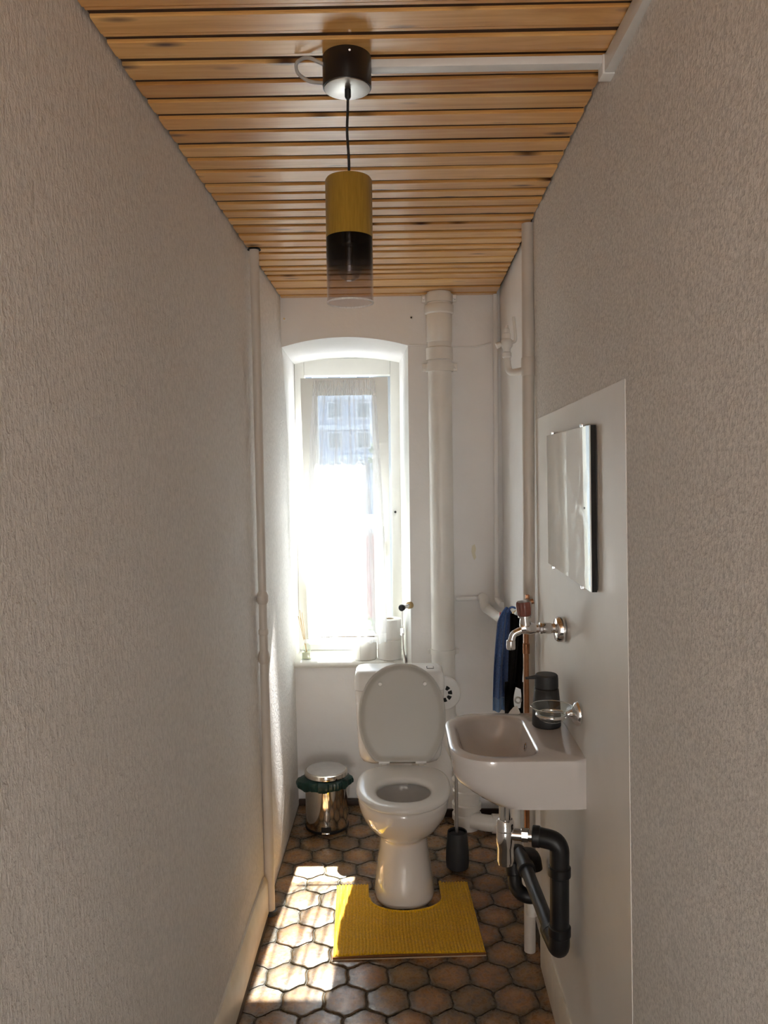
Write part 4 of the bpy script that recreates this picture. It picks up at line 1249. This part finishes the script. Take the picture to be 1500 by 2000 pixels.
# ------------------------------------------------------------------ mirror
mi = thing('wall_mirror', 'frameless rectangular mirror held by clips on the cream panel', 'mirror', (.435, 1.97, 1.36))
def mslab(y0, y1, z0, z1, o0, o1):
    f = lambda y, z, o: (wr(y, z) - o, y, z)
    return MB().hexa([f(y0, z0, o1), f(y0, z0, o0), f(y1, z0, o0), f(y1, z0, o1), f(y0, z1, o1), f(y0, z1, o0), f(y1, z1, o0), f(y1, z1, o1)])
MY, MZ = (1.710, 2.245), (1.358, 1.722)
part('backing', mslab(MY[0], MY[1], MZ[0], MZ[1], .0045, .0155), MAT['black_gap'], mi, 'black mirror backing edge')
part('glass', mslab(MY[0] + .0006, MY[1] - .0006, MZ[0] + .0006, MZ[1] - .0006, .0156, .0185), MAT['mirror_silver'], mi)
for y, z in ((1.80, MZ[0]), (2.17, MZ[0]), (1.79, MZ[1]), (2.16, MZ[1])):
    s_ = 1 if z == MZ[1] else -1
    part('clip', MB().box(wr(y, z) - .021, wr(y, z) - .0045, y - .012, y + .012, min(z, z + s_ * .005) - .001, max(z, z + s_ * .005) + .001, .001), MAT['chrome'], mi)

# ------------------------------------------------------------------ copper supply and towels
cpv = thing('copper_pipe', 'bare copper supply pipe with soldered joint and small valve', 'pipe', (.43, 2.53, .8))
part('pipe', MB().tube([(.4275, 2.535, .42), (.4275, 2.535, .8), (.4262, 2.535, 1.165)], .0085, 16), MAT['copper'], cpv)
part('joint', MB().lathe([(.0088, -.018), (.0112, -.016), (.0112, .016), (.0088, .018)], (.4265, 2.535, 1.045), seg=18), MAT['copper'], cpv)
part('valve_body', MB().lathe([(.011, -.016), (.013, -.010), (.013, .010), (.011, .016)], (.4262, 2.535, 1.125), seg=16), MAT['copper'], cpv)
part('valve_stub', MB().tube([(.420, 2.53, 1.118), (.402, 2.515, 1.108)], .009, 12), MAT['copper'], cpv)
part('valve_knob', MB().lathe([(.008, 0), (.012, .003), (.012, .012), (.008, .016)], (.402, 2.516, 1.108), (-.6, -.6, -.2), 14), MAT['chrome'], cpv)
part('upper_arm', MB().tube(bend([(.4262, 2.535, 1.16), (.4262, 2.535, 1.195), (.450, 2.535, 1.20)], .015), .0085, 12), MAT['copper'], cpv)
part('wing_screw', MB().box(.4200, .4330, 2.505, 2.515, 1.212, 1.226, .002), MAT['copper'], cpv)

def cloth(fn, nu=26, nv=40, th=.007):
    """closed sheet: fn(u,v)->point; thickness along y"""
    vs, fs = [], []
    for side in (0, 1):
        for j in range(nv + 1):
            for i in range(nu + 1):
                p = Vector(fn(i / nu, j / nv))
                p.y += th * (.5 if side else -.5)
                vs.append(p)
    n1 = (nu + 1) * (nv + 1)
    for j in range(nv):
        for i in range(nu):
            a = j * (nu + 1) + i
            fs.append((a, a + 1, a + nu + 2, a + nu + 1))
            fs.append((n1 + a, n1 + a + nu + 1, n1 + a + nu + 2, n1 + a + 1))
    def rim(ids):
        for k in range(len(ids) - 1): fs.append((ids[k], ids[k + 1], n1 + ids[k + 1], n1 + ids[k]))
    rim([i for i in range(nu + 1)]); rim([nv * (nu + 1) + i for i in range(nu + 1)])
    rim([j * (nu + 1) for j in range(nv + 1)]); rim([j * (nu + 1) + nu for j in range(nv + 1)])
    return MB().add(vs, fs)
tw = thing('blue_towel', 'dark blue terry towel bunched over the pipe and hanging', 'towel', (.385, 2.77, .77))
def blue(u, v):
    z = 1.128 - .362 * v
    top = min(1, v / .12)
    cxx = .399 - .017 * v - .005 * math.sin(3 * v)
    half = .012 + .018 * top ** .6 + .004 * v
    x = cxx + (u * 2 - 1) * half
    y = 2.775 + .016 * math.sin(2 * PI * 2.1 * u + 1.2 * v) * top + .010 * math.sin(PI * u) - .01 * v
    if v < .12: z += .010 * math.sin(PI * u) * (1 - top) - .0
    return (x, y, z)
part('terry', cloth(lambda u, v: blue(u, v * .87)), MAT['towel_blue'], tw)
part('woven_band', cloth(lambda u, v: blue(u, .875 + v * .125), 26, 8), MAT['towel_blue_band'], tw, 'paler woven end band')
part('hanging_loop', MB().tube(bend([(.398, 2.775, 1.120), (.415, 2.785, 1.140), (.440, 2.80, 1.128)], .015), .004, 8), MAT['towel_blue'], tw)

tb = thing('black_towel', 'black towel hanging between the blue towel and copper pipe', 'towel', (.43, 2.70, .77))
def black(u, v):
    z = 1.115 - .250 * v
    x = .402 - .008 * v + u * (.050 - .004 * v)
    y = 2.715 + .012 * math.sin(2 * PI * 1.6 * u + 2 * v) + .02 * (1 - v) * 0
    if v < .1: z += .012 * (1 - u)
    return (x, y, z)
def strand(x0, w0, z0, z1, ph):
    def f(u, v):
        z = z0 + (z1 - z0) * v
        x = x0 + (u - .5) * w0 * (1 - .25 * math.sin(PI * v)) + ph * .010 * math.sin(PI * v) * 1.2
        return (x, 2.715 + .008 * math.sin(5 * u + 3 * v), z)
    return f
part('upper_drape', cloth(black, 20, 30), MAT['towel_black'], tb)
part('lower_drape', cloth(strand(.402, .040, .885, .770, -.4), 12, 14), MAT['towel_black'], tb)
part('side_drape', cloth(strand(.4425, .020, .885, .770, .5), 8, 14), MAT['towel_black'], tb)
part('bottom_fold', cloth(lambda u, v: (.398 + u * .052, 2.712 + .006 * math.sin(6 * u), .800 - .045 * v - .006 * math.sin(PI * u)), 14, 6), MAT['towel_black'], tb)
part('ring_fitting', MB().tube([(.4255 + .010 * math.cos(2 * PI * k / 20), 2.700, .826 + .010 * math.sin(2 * PI * k / 20)) for k in range(21)], .0032, 8), MAT['steel_brushed'], tb)

ts = [(.372, .936), (.392, .936), (.4, .948), (.388, .962), (.378, .955)]
mb = MB()
vs = [(.318, 2.196, .9368), (.346, 2.192, .9368), (.352, 2.196, .9380), (.345, 2.206, .956), (.334, 2.207, .952), (.324, 2.202, .943)]
mb.loft([[Vector(p) for p in vs], [Vector(p) + Vector((0, -.0022, .0015)) for p in vs]])
solo('paper_tissue', mb, MAT['paper_white'], 'small crumpled white tissue at the far rim of the basin', 'tissue', (.335, 2.2, .937))

# ------------------------------------------------------------------ outside
ab = thing('apartment_building', 'pale blue-grey apartment block seen through the sheer curtain', 'building', (-5, 80, -12))
part('facade', MB().box(-26, 16, 80, 92, -12, 24), MAT['facade'], ab)
for zz in range(-9, 23, 3):
    part('floor_band', MB().box(-26.1, 16.1, 79.75, 80, zz - .25, zz + .25), MAT['facade_band'], ab)
FRM = MB().box(-.75, .75, -.12, .05, 0, 1.7).mesh('window')
FRM.materials.append(MAT['far_frame'])
PNE = MB().box(-.62, .62, -.16, -.10, .12, 1.58).mesh('pane')
PNE.materials.append(MAT['far_glass'])
for ix in range(8):
    for iz in range(-1, 6):
        w = bpy.data.objects.new('window', FRM)
        COL.objects.link(w)
        w.parent = ab
        w.location = (-14.5 + ix * 2.9 + 5, 0, iz * 3.0 + .85 + 12)
        p = bpy.data.objects.new('pane', PNE)
        COL.objects.link(p)
        p.parent = w
rb = thing('low_red_building', 'low building clad in red panels with pale joints below the window', 'building', (-1.5, 20, -9))
part('wall', MB().box(-5, 4, 20, 26, -9, .05), MAT['pale_joint'], rb)
PAN = MB().box(-.28, .28, -.05, 0, -.14, .14).mesh('panel')
PAN.materials.append(MAT['red_panel'])
for ix in range(10):
    for iz in range(9):
        o = bpy.data.objects.new('panel', PAN)
        COL.objects.link(o)
        o.parent = rb
        o.location = (-4.0 + ix * .59 + 1.5, 0, 9 - .18 - iz * .31)
part('roof_edge', MB().box(-5.1, 4.1, 19.85, 26, .05, .16), MAT['pale_joint'], rb)
ground = struct('ground', MB().box(-120, 120, 4.4, 200, -9.2, -9.0), MAT['asphalt'])
def tree(x, y, z, r, h, lb, seed, zb=-9):
    t_ = thing('garden_tree', lb, 'tree', (x, y, zb))
    part('trunk', MB().tube([(x, y, zb), (x + .1, y, zb + (z - zb) * .5), (x, y, z)], [.18, .14, .08], 8), MAT['bark'], t_)
    rn = random.Random(seed)
    m_ = MB()
    for _ in range(1500):
        d = Vector((rn.gauss(0, 1), rn.gauss(0, 1), rn.gauss(0, 1))).normalized() * (rn.random() ** .4)
        c = Vector((x + d.x * r, y + d.y * r, z + d.z * h))
        a = Vector((rn.gauss(0, 1), rn.gauss(0, 1), rn.gauss(0, 1))).normalized()
        u2, w2, _d = frame(a)
        s_ = rn.uniform(.07, .14) * r
        m_.add([c - u2 * s_, c - w2 * s_ * .5, c + u2 * s_, c + w2 * s_ * .5], [(0, 1, 2, 3)])
    part('foliage', m_, MAT['leaf'], t_, kind='stuff')
tree(.38, 16, 1.85, .85, .75, 'green tree crown at the window edge before the apartment block', 5)
tree(-.45, 9.5, -.55, .55, .38, 'low green shrub top near the bottom of the window', 9)
